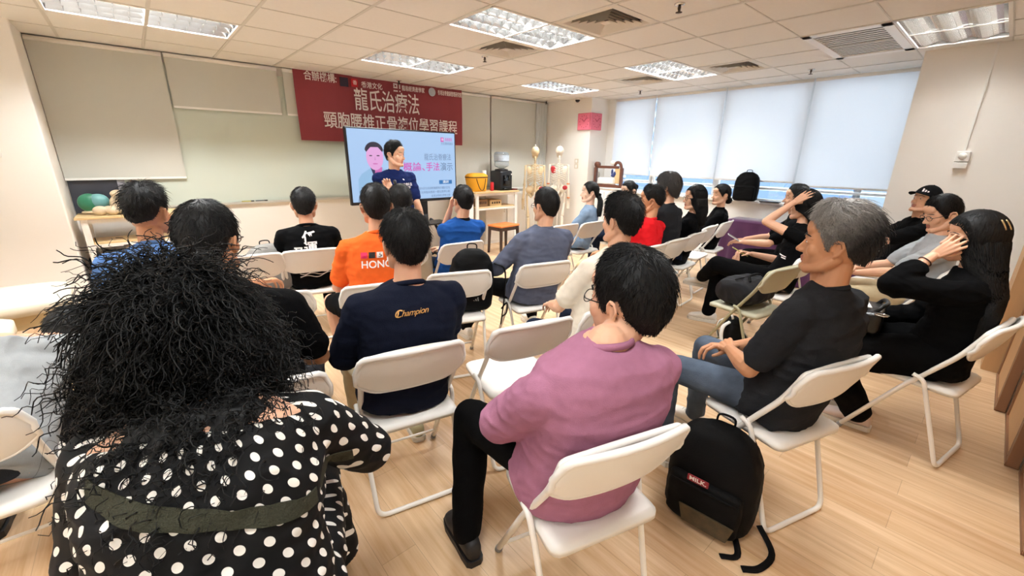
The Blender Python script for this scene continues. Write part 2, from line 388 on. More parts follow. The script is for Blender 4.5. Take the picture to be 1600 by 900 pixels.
# ------------------------------------------------------------------ ceiling fixtures
louv = mat('louvre_aluminium', '#b9b9b8', rough=.14, metal=.9, var=.03)
tube_m = mat('lamp_tube', '#fff6e6', rough=.4, emit=1.2)
trough = mat('lamp_trough', '#8f8e8b', rough=.3, metal=.6, var=.03)
lnames = {(-1, 2): 'louvred ceiling light over the whiteboard, cut by the top of the frame', (3, 2): 'louvred ceiling light just in front of the red banner',
          (3, 5): 'largest looking louvred ceiling light between the two square air diffusers', (7, 5): 'louvred ceiling light in the middle of the window side',
          (7, 2): 'louvred ceiling light farthest off, above the column camera', (7, 9): 'bright ceiling light with wavy reflector beside the air grille'}
def ceiling_light(c, r):
    x, y = (c+1)*.6, -(r+.5)*.6
    t = thing('ceiling_light', lnames.get((c, r), 'louvred ceiling light out of the picture, added to light the room'), 'ceiling light', (x, y, CEIL), 0, 'recessed ceiling lights' if (c, r) in lnames else 'lights out of the picture')
    bm = bmesh.new()
    for sx in (-1, 1): box(bm, (sx*.585, 0, .0), (.02, .59, .012))
    for sy in (-1, 1): box(bm, (0, sy*.288, .0), (1.19, .02, .012))
    mesh_obj('frame', bm, white_metal, t, False)
    bm = bmesh.new()
    for sx in (-1, 1): quad(bm, [(sx*.58, -.28, 0), (sx*.58, .28, 0), (sx*.56, .26, .12), (sx*.56, -.26, .12)])
    for sy in (-1, 1): quad(bm, [(-.58, sy*.28, 0), (.58, sy*.28, 0), (.56, sy*.26, .12), (-.56, sy*.26, .12)])
    quad(bm, [(-.56, -.26, .12), (.56, -.26, .12), (.56, .26, .12), (-.56, .26, .12)])
    mesh_obj('trough', bm, trough, t, False)
    for k in range(3):
        bm = bmesh.new(); tube(bm, [(-.54, (k-1)*.185, .09), (.54, (k-1)*.185, .09)], .0125, 8); mesh_obj('lamp_tube', bm, tube_m, t)
    wavy = (c, r) == (7, 9)
    bm = bmesh.new()
    for sy in (-1.5, -.5, .5, 1.5):                       # long fins, V shaped
        yy = sy*.185
        for s in (-1, 1): quad(bm, [(-.57, yy, .004), (.57, yy, .004), (.57, yy+s*.012, .055), (-.57, yy+s*.012, .055)])
    n = 12 if not wavy else 26
    for k in range(n+1):
        xx = -.57+1.14*k/n
        for row in range(3):
            ya, yb = (row-1.5)*.185, (row-.5)*.185
            seg = 6
            for s in (-1, 1):
                prev = None
                for q in range(seg+1):
                    u = q/seg; yy = ya+(yb-ya)*u; dip = .028*math.sin(PI*u) if not wavy else .012*math.sin(2*PI*u)+.012
                    cur = ((xx, yy, .006+dip), (xx+s*.009, yy, .055))
                    if prev: quad(bm, [prev[0], cur[0], cur[1], prev[1]])
                    prev = cur
    mesh_obj('louvre', bm, louv, t, False)
    for k in range(3):
        L = bpy.data.lights.new('lamp', 'AREA'); L.shape = 'RECTANGLE'; L.size = 1.08; L.size_y = .03; L.energy = LAMP_W[(c, r)]/3; L.color = (.955, .985, 1.0)
        lo = bpy.data.objects.new('lamp', L); C.objects.link(lo); lo.parent = t; lo.location = (0, (k-1)*.185, .075)
for c, r in LIGHTS: ceiling_light(c, r)
dark_slot = mat('vent_dark', '#4b4540', rough=.7, var=.1)
vent_white = mat('vent_white', '#ded7ca', rough=.5, var=.03)
dl = {(4, 4): 'square air diffuser between two louvred lights, nearer the banner', (4, 6): 'largest looking square air diffuser at the top of the picture',
      (8, 4): 'square air diffuser farthest off, near the column', (8, 6): 'square air diffuser close to the window blinds'}
for c, r in DIFF:
    x, y = (c+.5)*.6, -(r+.5)*.6
    t = thing('air_diffuser', dl[(c, r)], 'air vent', (x, y, CEIL), 0, 'square ceiling air diffusers')
    bm = bmesh.new()
    for a in range(4):
        R = Matrix.Rotation(a*PI/2, 4, 'Z')
        vs = [bm.verts.new(R @ V(p)) for p in [(-.3, -.3, 0), (.3, -.3, 0), (.24, -.24, -.004), (-.24, -.24, -.004)]]; bm.faces.new(list(reversed(vs)))
    mesh_obj('frame', bm, vent_white, t, False)
    for k in range(5):                                     # nested tilted blades
        ro = .24-.044*k; bm = bmesh.new()
        for a in range(4):
            R = Matrix.Rotation(a*PI/2, 4, 'Z')
            p = [(-ro, -ro, -.004), (ro, -ro, -.004), (ro-.027, -ro+.027, .022), (-ro+.027, -ro+.027, .022)]
            bm.faces.new([bm.verts.new(R @ V(q)) for q in p])
            p = [(-ro, -ro, -.002), (ro, -ro, -.002), (ro-.027, -ro+.027, .024), (-ro+.027, -ro+.027, .024)]
            bm.faces.new([bm.verts.new(R @ V(q)) for q in reversed(p)])
        if k == 4: quad(bm, [(-.035, -.035, -.004), (.035, -.035, -.004), (.035, .035, -.004), (-.035, .035, -.004)])
        mesh_obj('blade', bm, vent_white, t, False)
    bm = bmesh.new(); quad(bm, [(-.25, -.25, .06), (.25, -.25, .06), (.25, .25, .06), (-.25, .25, .06)])
    for a in range(4):
        R = Matrix.Rotation(a*PI/2, 4, 'Z'); bm.faces.new([bm.verts.new(R @ V(q)) for q in [(-.3, -.3, .002), (.3, -.3, .002), (.25, -.25, .06), (-.25, -.25, .06)]])
    mesh_obj('duct_backing', bm, dark_slot, t, False)
t = thing('air_grille', 'long rectangular return air grille with many dark parallel slots', 'air vent', (8*.6, -8.5*.6, CEIL))
bm = bmesh.new()
for sx in (-1, 1): box(bm, (sx*.55, 0, -.002), (.1, .6, .014), bevel=.003)
for sy in (-1, 1): box(bm, (0, sy*.265, -.002), (1.2, .07, .014), bevel=.003)
mesh_obj('frame', bm, white_metal, t, False)
bm = bmesh.new()
for k in range(15): box(bm, (-.49+.98*k/14, 0, 0), (.03, .47, .004))
mesh_obj('slats', bm, white_metal, t, False)
bm = bmesh.new(); box(bm, (0, 0, .012), (1.1, .50, .012)); mesh_obj('duct_backing', bm, mat('slot_shade_black', '#0d0c0c', rough=.9, var=.1), t, False)  # flat black sheet: shade between the slats put into the colour
for i, (x, y, lab) in enumerate([(2.72, -4.5, 'ceiling sprinkler head at the very top of the picture'), (2.72, -2.32, 'ceiling sprinkler head between the diffuser and the banner light'), (5.8, -4.47, 'ceiling sprinkler head near the middle window blinds'),
                                 (5.84, -2.2, 'ceiling sprinkler head near the corner of the window blinds'), (2.745, -.3, 'ceiling sprinkler head right above the red banner'), (5.75, -.25, 'ceiling sprinkler head above the white curtain')]):
    t = thing('sprinkler', lab, 'sprinkler', (x, y, CEIL), 0, 'sprinkler heads')
    bm = bmesh.new(); lathe(bm, [(.036, 0), (.034, -.008), (.014, -.014)], 16); mesh_obj('collar', bm, chrome, t)
    bm = bmesh.new(); lathe(bm, [(.011, -.012), (.011, -.03), (.004, -.034), (.004, -.05), (.022, -.051), (.022, -.054), (.003, -.056)], 12)
    for s in (-1, 1): tube(bm, [(s*.011, 0, -.02), (s*.014, 0, -.035), (s*.004, 0, -.05)], .003, 6)
    mesh_obj('head', bm, mat('sprinkler_bronze', '#4a4038', rough=.4, metal=.7), t)
t = thing('security_camera', 'small dark dome camera under the ceiling by the column', 'camera', (5.85, -.93, CEIL))
bm = bmesh.new(); lathe(bm, [(.055, 0), (.055, -.022), (.045, -.03)], 20); mesh_obj('base', bm, white_plastic, t)
bm = bmesh.new(); lathe(bm, [(.042, -.028), (.04, -.045), (.028, -.062), (.012, -.07)], 20); mesh_obj('dome', bm, black_plastic, t)

# ------------------------------------------------------------------ blinds, whiteboard, banner
blind_grey = blind_mat('blind_front', '#cfcfc6', .06)
blind_day = blind_mat('blind_day', '#f3f5f8', .62)
def blind(label, p0, p1, zb, m, group):
    """p0, p1: ends of the roller (x, y)"""
    p0, p1 = V((*p0, 0)), V((*p1, 0)); d = (p1-p0); L = d.length; ang = math.atan2(d.y, d.x); mid = (p0+p1)/2
    t = thing('roller_blind', label, 'blind', (mid.x, mid.y, zb), ang, group)
    h = CEIL-.03-zb
    bm = bmesh.new(); box(bm, (0, 0, h/2), (L, .004, h)); mesh_obj('fabric', bm, m, t, False)
    bm = bmesh.new(); tube(bm, [(-L/2, 0, h), (L/2, 0, h)], .022, 10); mesh_obj('roller', bm, white_metal, t)
    bm = bmesh.new(); box(bm, (0, 0, 0), (L, .012, .022), bevel=.003); mesh_obj('bottom_bar', bm, white_paint, t, False)
    return t
blind('widest looking grey roller blind at far left, drawn over the whiteboard end', (-.835, YW-.05), (.135, YW-.05), 1.25, blind_grey, 'front wall blinds')
blind('short grey roller blind rolled up above the whiteboard', (.155, YW-.05), (1.225, YW-.05), 1.995, blind_grey, 'front wall blinds')
blind('grey roller blind mostly hidden behind the red banner', (1.29, YW-.045), (3.28, YW-.045), 1.995, blind_grey, 'front wall blinds')
blind('grey roller blind between the banner and the water dispenser', (3.31, YW-.05), (4.52, YW-.05), .98, blind_grey, 'front wall blinds')
blind('grey roller blind behind the water dispenser', (4.55, YW-.05), (5.62, YW-.05), .96, blind_grey, 'front wall blinds')
for i in range(4):
    blind(['white backlit window blind beside the column', 'white backlit window blind above the grey haired man', 'white backlit window blind above the black backpack on the sill', 'widest looking white backlit window blind next to the cream pillar'][i],
          (XW-.01, ys[i]-.012), (XW-.01, ys[i+1]+.012), [1.255, 1.245, 1.24, 1.20][i], blind_day, 'window wall blinds')
# narrow white curtain between the blinds and the column
t = thing('curtain', 'narrow white curtain hanging beside the column behind the skeletons', 'curtain', (5.76, YW-.06, .98))
bm = bmesh.new(); N = 40
for k in range(N):
    a, b = k/N, (k+1)/N
    f = lambda u: V((-.13+.29*u, .016*math.sin(u*26), 0))
    quad(bm, [f(a), f(b), f(b)+V((0, 0, 1.52)), f(a)+V((0, 0, 1.52))])
mesh_obj('fabric', bm, blind_mat('curtain_white', '#e3e8e8', .2), t)
bm = bmesh.new(); tube(bm, [(-.13, 0, 1.525), (.16, 0, 1.525)], .01, 8); mesh_obj('rail', bm, white_metal, t)
# whiteboard
t = thing('whiteboard', 'long pale green glass whiteboard on the front wall under the blinds', 'whiteboard', (1.4, YW-.012, .93))
bm = bmesh.new(); box(bm, (0, 0, .75), (3.7, .014, 1.5)); mesh_obj('board', bm, mat('board_glass', '#c9d2c6', rough=.16, var=.015, vscale=1.2), t, False)
bm = bmesh.new(); box(bm, (0, -.012, .0), (3.72, .04, .02), bevel=.004); box(bm, (0, -.03, .01), (3.72, .006, .02)); mesh_obj('tray', bm, mat('tray_alu', '#d2d2ca', rough=.35, metal=.4, var=.03), t, False)
for i, (x, c) in enumerate([(.63, '#b8b04a'), (.78, '#4d5358')]):
    bm = bmesh.new(); tube(bm, [(0, 0, 0), (.1, 0, 0)], .008, 10); o = mesh_obj('marker_pen', bm, mat('pen_'+c, c, rough=.4, var=.05), None, True, (x, YW-.038, .951))
    bm = bmesh.new(); tube(bm, [(.1, 0, 0), (.135, 0, 0)], .0088, 10); mesh_obj('cap', bm, black_plastic, o)
    tag(o, ['yellow green marker pen on the whiteboard tray', 'dark grey marker pen on the whiteboard tray'][i], 'marker pen')
# banner
red_banner = mat('banner_red', '#8c343b', rough=.7, var=.06, vscale=5)
white_ink = mat('ink_white', '#efe6e2', rough=.7, var=.02)
t = thing('banner', 'dark red course banner with white brush lettering hung under the ceiling', 'banner', (2.64, -.15, 1.695))
bm = bmesh.new(); N = 30
for k in range(N):
    a, b = k/N, (k+1)/N
    f = lambda u, z: V((-1.24+2.5*u, .012*math.sin(u*9+z*3)+.01*math.sin(u*23), z))
    for q in range(6):
        z0, z1 = .835*q/6, .835*(q+1)/6
        quad(bm, [f(a, z0), f(b, z0), f(b, z1), f(a, z1)])
mesh_obj('cloth', bm, red_banner, t)
Yb = -.04
text_on('lettering', '龍氏治療法', .30, white_ink, t, (-.02, Yb, .53), width=.98, bold=.0018, align='CENTER')
text_on('lettering', '頸胸腰椎正骨複位學習課程', .22, white_ink, t, (.10, Yb, .25), width=2.08, bold=.0018, align='CENTER')
text_on('lettering', '合辦機構:', .12, white_ink, t, (-1.13, Yb, .765), width=.40, bold=.0012)
text_on('lettering', '香港文化', .085, white_ink, t, (-.40, Yb, .735), width=.30, bold=.0008)
text_on('lettering', '龍易經濟產學家', .075, white_ink, t, (.20, Yb, .755), width=.37, bold=.0006)
text_on('lettering', '香港治脊健康管理研究院', .075, white_ink, t, (.80, Yb, .755), width=.44, bold=.0005)
bm = bmesh.new(); box(bm, (-.63, Yb, .745), (.11, .002, .11)); mesh_obj('navy_emblem', bm, mat('ink_navy', '#2b2438', rough=.7), t, False)
bm = bmesh.new(); box(bm, (-.49, Yb, .75), (.09, .002, .1)); mesh_obj('red_emblem', bm, mat('ink_red', '#c3202c', rough=.7), t, False)
text_on('lettering', '香', .06, white_ink, t, (-.515, Yb-.002, .75))
bm = bmesh.new()
for i in range(5):
    for j in range(5):
        if (i*3+j*5+i*j) % 4 != 1: box(bm, (.08+.022*i, Yb, .71+.022*j), (.018, .002, .018))
mesh_obj('seal_emblem', bm, white_ink, t, False)
bm = bmesh.new(); lathe(bm, [(.06, 0), (.06, .002)], 28); o = mesh_obj('round_emblem', bm, mat('ink_silver', '#b7bcc2', rough=.5, var=.2, vscale=60), t, False); o.location = (.70, Yb, .755); o.rotation_euler = (PI/2, 0, 0)
bm = bmesh.new(); box(bm, (0, -.0, .838), (2.52, .012, .012)); mesh_obj('hanging_rod', bm, white_metal, t, False)

# ------------------------------------------------------------------ screen on its stand
TX, TY = 2.53, -.80
t = thing('television', 'large flat screen on a black stand showing a pale blue lecture slide', 'screen', (TX, TY, 0))
bm = bmesh.new(); box(bm, (0, .03, 1.375), (1.61, .06, .96), bevel=.008); mesh_obj('bezel', bm, black_plastic, t, False)
def glow(name, c, e=1.0):
    m = mat('screen_'+name, c, rough=.35, emit=.50); m.node_tree.nodes['Principled BSDF'].inputs['Base Color'].default_value = (.012, .012, .014, 1); return m
bm = bmesh.new(); quad(bm, [(-.785, -.003, .935), (.785, -.003, .935), (.785, -.003, 1.835), (-.785, -.003, 1.835)])
scr = mesh_obj('display', bm, glow('blue', '#a6c6ec', .75), t, False)
ys_ = -.006
def flat(name, pts, m, y=ys_):
    bm = bmesh.new(); vs = [bm.verts.new(V((p[0], y, p[1]))) for p in pts]; f = bm.faces.new(vs); f.normal_update()
    if f.normal.y > 0: bmesh.ops.reverse_faces(bm, faces=[f])
    return mesh_obj(name, bm, m, scr, False)
def ellp(cx, cz, rx, rz, a0=0, a1=2*PI, n=28): return [(cx+rx*math.cos(a0+(a1-a0)*k/n), cz+rz*math.sin(a0+(a1-a0)*k/n)) for k in range(n if abs(a1-a0) > 6.2 else n+1)]
# picture of a man in a pale blue jacket
flat('pictured_jacket', [(-.66, .945), (-.70, 1.06), (-.69, 1.22), (-.64, 1.29), (-.52, 1.36), (-.36, 1.36), (-.25, 1.30), (-.2, 1.2), (-.2, .945)], glow('jacket', '#8fb9dd', .55), ys_)
flat('pictured_shirt', [(-.51, 1.38), (-.45, 1.20), (-.38, 1.27), (-.355, 1.37)], glow('pink_dark', '#c868b0', .5), ys_-.001)
flat('pictured_collar', [(-.53, 1.40), (-.47, 1.22), (-.46, 1.34)], glow('navy', '#2a2f55', .3), ys_-.002)
flat('pictured_face', ellp(-.45, 1.50, .115, .165), glow('face', '#dfa3d8', .6), ys_-.003)
flat('pictured_hair', ellp(-.455, 1.57, .125, .115, .15, PI-.15)+[(-.56, 1.56), (-.50, 1.62), (-.40, 1.62), (-.345, 1.56)], glow('hair', '#241c30', .2), ys_-.004)
for s in (-.055, .045): flat('pictured_eye', ellp(-.45+s, 1.515, .022, .007), glow('hair', '#241c30', .2), ys_-.005)
flat('pictured_mouth', ellp(-.45, 1.415, .035, .008), glow('pink_dark', '#c868b0', .5), ys_-.005)
flat('pictured_nose', [(-.462, 1.46), (-.45, 1.51), (-.438, 1.46)], glow('pink_nose', '#c98cc4', .55), ys_-.005)
txt_grey, txt_mag, txt_blue, txt_w = glow('grey', '#6f87a8', .35), glow('magenta', '#d23cae', .6), glow('label', '#2f74b3', .4), glow('white', '#f2f6fa', .8)
def st(body, size, x, z, w_, m, **k): return text_on('lettering', body, size, m, scr, (x, ys_-.002, z), width=w_, extrude=.0005, **k)
st('龍氏治脊療法', .10, .27, 1.50, .44, txt_grey); st('概論、', .125, -.06, 1.365, .33, txt_mag, bold=.001); st('手法', .125, .29, 1.365, .22, txt_mag, bold=.001)
st('演示', .125, .525, 1.365, .21, txt_grey, bold=.001)
st('主講內容包括頸椎胸腰椎的觸診定位', .04, .12, 1.075, .56, txt_grey); st('整復手法與臨床應用一體化教學示範', .04, .08, 1.02, .60, txt_grey); st('香港治脊療法學會主辦', .04, .36, .965, .32, txt_grey)
flat('label_bar', [(.50, 1.13), (.72, 1.13), (.72, 1.185), (.50, 1.185)], txt_blue); text_on('lettering', '講師', .045, txt_w, scr, (.56, ys_-.003, 1.157), width=.1, extrude=.0005)
st('香港書院', .05, .62, 1.745, .12, txt_mag); st('主任醫師講座', .04, .55, 1.69, .2, txt_grey)
flat('logo_mark', [(.55, 1.715), (.60, 1.715), (.60, 1.775), (.55, 1.775)], txt_mag); text_on('lettering', '香', .04, txt_w, scr, (.557, ys_-.003, 1.745), extrude=.0005)
bm = bmesh.new(); box(bm, (.28, .09, 1.0), (.11, .05, 1.0), bevel=.006); box(bm, (.28, .075, 1.35), (.5, .04, .4)); mesh_obj('column', bm, black_metal, t, False)
bm = bmesh.new()
for s in (-1, 1):
    tube(bm, fillet([(.28+s*.1, .09, .62), (.28+s*.16, .09, .58), (.28+s*.24, -.25, .05), (.28+s*.26, -.36, .05)], .08), .022, 8)
    tube(bm, [(.28+s*.26, .35, .05), (.28+s*.26, -.38, .05)], .024, 8)
box(bm, (.28, .09, .35), (.1, .06, .7)); box(bm, (.28, .3, .05), (.56, .05, .04)); mesh_obj('stand_base', bm, black_metal, t)
bm = bmesh.new(); box(bm, (.28, -.12, .60), (.46, .32, .025), bevel=.008); mesh_obj('shelf', bm, black_metal, t, False)
for sx in (.02, .54):
    for sy in (-.37, .34):
        bm = bmesh.new(); ell(bm, (sx, sy, .026), (.014, .026, .026)); mesh_obj('caster', bm, black_plastic, t)

# ------------------------------------------------------------------ folding chairs
def F(a): return V((math.cos(math.radians(a)), math.sin(math.radians(a)), 0))
def make_chair(pm, mm):
    t = empty('folding_chair')
    # front legs run up past the seat and over the top of the backrest as one bent tube
    path = []
    for s in (-1, 1):
        path.append([V((s*.195, .215, .012)), V((s*.197, .0, .385)), V((s*.2, -.165, .63)), V((s*.2, -.212, .735))])
    pts = path[0]+[V((-.2, -.226, .772)), V((-.08, -.238, .786)), V((.08, -.238, .786)), V((.2, -.226, .772))]+list(reversed(path[1]))
    bm = bmesh.new(); tube(bm, fillet(pts, .05, 4), .0118, 10); mesh_obj('front_frame', bm, mm, t)
    bm = bmesh.new()
    pts = [V((-.213, -.03, .475)), V((-.213, -.075, .46)), V((-.205, -.10, .38)), V((-.188, -.215, .013)), V((.188, -.215, .013)), V((.205, -.10, .38)), V((.213, -.075, .46)), V((.213, -.03, .475))]
    tube(bm, fillet(pts, .045, 5), .0105, 10)
    tube(bm, [(-.19, .17, .085), (.19, .17, .085)], .007, 8); mesh_obj('rear_frame', bm, mm, t)
    # seat: shallow dish with rounded corners and a turned-down rim
    bm = bmesh.new(); NX, NY = 20, 18; W, D = .198, .2
    def sp(u, v, dz):
        x, y = u*W, v*D; k = .82                              # rounded square
        au, av = abs(u), abs(v)
        if au > k and av > k:
            q = math.hypot((au-k)/(1-k), (av-k)/(1-k)); m_ = max((au-k), (av-k))/(1-k)
            if q > 0: f = m_/q; x = math.copysign(k+(au-k)*f, u)*W; y = math.copysign(k+(av-k)*f, v)*D
        e = max(au, av); z = .445-.010*(1-u*u)*(1-v*v)-(.014*max(0, (e-.93)/.07)**2)+(-.008*max(0, v)**2)
        return V((x*(1.0 if v < .3 else 1-.10*(v-.3)), y-.005, z+dz))
    for dz, flip in ((0, False), (-.02, True)):
        G = [[bm.verts.new(sp(-1+2*i/NX, -1+2*j/NY, dz)) for i in range(NX+1)] for j in range(NY+1)]
        for j in range(NY):
            for i in range(NX):
                q = (G[j][i], G[j][i+1], G[j+1][i+1], G[j+1][i]); bm.faces.new(q if not flip else tuple(reversed(q)))
        rim = [G[0][i] for i in range(NX+1)]+[G[j][NX] for j in range(1, NY+1)]+[G[NY][i] for i in range(NX-1, -1, -1)]+[G[j][0] for j in range(NY-1, 0, -1)]
        if not flip: top = rim
        else:
            n = len(rim)
            for k in range(n): bm.faces.new((top[k], rim[k], rim[(k+1) % n], top[(k+1) % n]))
    mesh_obj('seat', bm, pm, t)
    # backrest: curved shell with thick rolled rim
    bm = bmesh.new(); NX, NZ = 24, 10
    def bp(u, v, d):
        au = abs(u); k = .8
        hw = .222; top = .797-.012*au**3; bot = .607+.055*max(0, (au-.55)/.45)**2
        z = bot+(top-bot)*v
        e = max(0, (au-k)/(1-k)); ztop = top-.07*e*e*e; z = bot+(ztop-bot)*v
        x = u*hw; lean = -(z-.60)*.40
        y = -.165+lean-.032*(1-u*u)-.008*math.sin(PI*v)
        return V((x, y-d, z))
    R = []
    for d, flip in ((0, False), (.010, True)):
        G = [[bm.verts.new(bp(-1+2*i/NX, j/NZ, d)) for i in range(NX+1)] for j in range(NZ+1)]
        for j in range(NZ):
            for i in range(NX):
                q = (G[j][i], G[j][i+1], G[j+1][i+1], G[j+1][i]); bm.faces.new(q if flip else tuple(reversed(q)))
        R.append([G[0][i] for i in range(NX+1)]+[G[j][NX] for j in range(1, NZ+1)]+[G[NZ][i] for i in range(NX-1, -1, -1)]+[G[j][0] for j in range(NZ-1, 0, -1)])
    n = len(R[0])
    for k in range(n): bm.faces.new((R[0][(k+1) % n], R[1][(k+1) % n], R[1][k], R[0][k]))
    lo_ = [bp(-1+2*i/NX, 0, .005) for i in range(NX+1)]; up_ = [bp(1-2*i/NX, 1, .005) for i in range(NX+1)]
    loop = lo_+[bp(1, v, .005) for v in (.35, .7)]+up_+[bp(-1, v, .005) for v in (.7, .35)]
    zs_ = [q.z for q in loop]; za, zb_ = min(zs_), max(zs_)
    tube(bm, loop, [.0065+.0055*min(1, max(0, (q.z-za)/(zb_-za))*1.4) for q in loop], 8, closed=True)
    bmesh.ops.recalc_face_normals(bm, faces=bm.faces)
    mesh_obj('backrest', bm, pm, t)
    for s in (-1, 1):
        bm = bmesh.new(); tube(bm, [(s*.195, .219, .001), (s*.195, .206, .026)], .0145, 10); mesh_obj('foot_cap', bm, rubber, t)
    return t
CH0 = make_chair(white_plastic, white_metal); CH1 = make_chair(beige_plastic, beige_metal)
used = {}
CHAIRS = {}
def chair(key, mx, my, a, label, proto=CH0, group='white folding chairs'):
    f = F(a); p = V((mx, my, 0))+f*.225
    if proto.name in used: o = copy_tree(proto)
    else: o = proto; used[proto.name] = 1
    o.location = p; o.rotation_euler = (0, 0, math.radians(a-90)); tag(o, label, 'chair', group); CHAIRS[key] = (p, a)
    return o
chair('C1', .41, -4.84, 77, 'white folding chair under the navy sweatshirt with gold script')
chair('C2', .97, -4.95, 76, 'empty white folding chair just in front of the mauve shirt, seat bare')
chair('C3', .59, -5.72, 73, 'white folding chair under the person in the mauve T-shirt')
chair('C4', 1.61, -5.985, 72, 'white folding chair under the grey haired man in faded jeans')
chair('C5', 2.73, -6.39, 79, 'white folding chair under the long haired woman with two hair clips')
chair('C6', 1.83, -4.18, 76, 'white folding chair under the grey blue jacket')
chair('C7', 1.20, -4.01, 70, 'white folding chair carrying the black backpack with hanging straps')
chair('C8', 1.77, -3.21, 85, 'white folding chair under the royal blue polo shirt')
chair('C9', .68, -3.93, 74, 'white folding chair under the orange T-shirt')
chair('C10', .13, -3.74, 73, 'empty white folding chair between the black shoulder and the bare knee')
chair('C11', .24, -2.65, 82, 'white folding chair with the grey backpack on its seat')
chair('C12', .65, -2.715, 77, 'white folding chair under the black T-shirt with white brush print')
chair('C13', 3.72, -3.11, 90, 'white folding chair under the woman in the denim shirt')
chair('C14', 3.27, -3.07, 88, 'empty white folding chair beside the denim shirt woman')
chair('C15', 3.02, -4.33, 90, 'white folding chair under the red T-shirt')
chair('C16', 3.50, -4.30, 90, 'white folding chair under the tall grey haired person in dark grey')
chair('C17', 4.02, -4.24, 95, 'white folding chair under the long haired woman with glasses')
chair('C18', 4.58, -4.12, 96, 'empty white folding chair between the two women in black')
chair('C19', 5.12, -4.08, 97, 'white folding chair under the woman in the black blazer')
chair('C20', 3.10, -5.34, 80, 'sage green folding chair with a black bag on its seat', CH1, 'green folding chair')
chair('C21', 3.72, -5.33, 84, 'white folding chair under the woman holding her head, behind the green chair')
chair('C22', 4.72, -5.86, 84, 'empty white folding chair between the cap wearer and the grey polo man')
chair('C23', -.90, -4.43, 88, 'white folding chair under the bent grey T-shirt at the left edge')
chair('C24', -.35, -5.57, 80, 'white folding chair under the polka dot dress')
chair('C25', -.12, -4.76, 80, 'white folding chair hidden under the man in black with round glasses')
chair('C26', -.36, -3.66, 80, 'white folding chair hidden under the man in the blue T-shirt')
chair('C27', 1.24, -3.10, 80, 'white folding chair hidden under the person behind the orange T-shirt')
chair('C28', 1.47, -5.06, 77, 'white folding chair hidden under the cream T-shirt')
chair('C29', 4.55, -3.25, 90, 'white folding chair hidden under the woman with the hair bun')
chair('C30', 4.62, -5.13, 86, 'white folding chair hidden under the man behind the raised elbow')
chair('C31', 5.25, -5.86, 84, 'white folding chair hidden under the man in the black cap')
chair('C32', 4.02, -6.13, 82, 'white folding chair hidden under the man in the grey polo')

# ------------------------------------------------------------------ furniture by the walls
def side_table(name, label, loc, L, D, Hh, rot=0, splay=0):
    t = thing(name, label, 'table', loc, rot)
    bm = bmesh.new(); box(bm, (0, 0, Hh-.012), (L, D, .024), bevel=.004); mesh_obj('tabletop', bm, light_wood, t, False)
    bm = bmesh.new(); box(bm, (0, 0, Hh-.26), (L-.1, D-.08, .02), bevel=.003); mesh_obj('shelf', bm, light_wood, t, False)
    for sx in (-1, 1):
        for sy in (-1, 1):
            bm = bmesh.new(); box(bm, (sx*(L/2-.06), sy*(D/2-.04), (Hh-.024)/2), (.05, .035, Hh-.024), bevel=.003); mesh_obj('leg', bm, white_metal, t, False)
    bm = bmesh.new()
    for sy in (-1, 1): box(bm, (0, sy*(D/2-.04), Hh-.045), (L-.16, .02, .042)); box(bm, (0, sy*(D/2-.04), Hh-.285), (L-.16, .02, .03))
    for sx in (-1, 1): box(bm, (sx*(L/2-.06), 0, Hh-.045), (.02, D-.1, .042))
    mesh_obj('apron', bm, white_metal, t, False)
    return t
TZ = .965
side_table('side_table', 'white legged table with wooden top carrying the water dispenser', (4.27, -.44, 0), .96, .44, TZ)
side_table('side_table', 'white legged table with wooden top carrying bone models at far left', (-.42, -.42, 0), .78, .42, .925)
# low white cupboards along the front wall
for i in range(3):
    t = thing('cupboard', ['low cream cupboard behind the side table', 'low cream cupboard just left of the skeletons', 'low cream cupboard behind the skeletons'][i], 'cupboard', (4.5+.5*i, -.185, 0), 0, 'low cupboards')
    bm = bmesh.new(); box(bm, (0, 0, .45), (.495, .22, .9)); mesh_obj('body', bm, cream_paint, t, False)
    bm = bmesh.new(); box(bm, (0, -.12, .47), (.47, .018, .82), bevel=.003); d = mesh_obj('door', bm, cream_paint, t, False)
    bm = bmesh.new(); tube(bm, [(.19, -.135, .55), (.19, -.135, .65)], .005, 6); mesh_obj('handle', bm, chrome, d)
# white appliance beside the table
t = thing('air_purifier', 'white rounded box appliance under the table end beside the blue polo', 'appliance', (3.62, -.5, 0))
bm = bmesh.new(); box(bm, (0, 0, .41), (.34, .24, .8), bevel=.035, seg=4); mesh_obj('body', bm, white_plastic, t)
bm = bmesh.new(); lathe(bm, [(.03, 0), (.028, .004)], 20); o = mesh_obj('badge', bm, rubber, t); o.location = (0, -.121, .62); o.rotation_euler = (PI/2, 0, 0)
# stool
t = thing('stool', 'dark wooden stool with bright orange seat under the side table', 'stool', (4.12, -.98, 0), .1)
bm = bmesh.new(); box(bm, (0, 0, .452), (.44, .32, .03), bevel=.01, seg=3); mesh_obj('seat', bm, mat('stool_orange', '#dc7c3c', rough=.4, var=.08, vscale=7), t)
bm = bmesh.new()
for s in (-1, 1): box(bm, (0, s*.13, .41), (.38, .025, .06)); box(bm, (s*.19, 0, .41), (.025, .26, .06))
mesh_obj('apron', bm, dark_wood, t, False)
for sx in (-1, 1):
    for sy in (-1, 1):
        bm = bmesh.new(); loft(bm, [((sx*.205, sy*.145, 0), (.017, 0, 0), (0, .017, 0)), ((sx*.19, sy*.13, .437), (.023, 0, 0), (0, .023, 0))], 12, 5); mesh_obj('leg', bm, dark_wood, t, False)
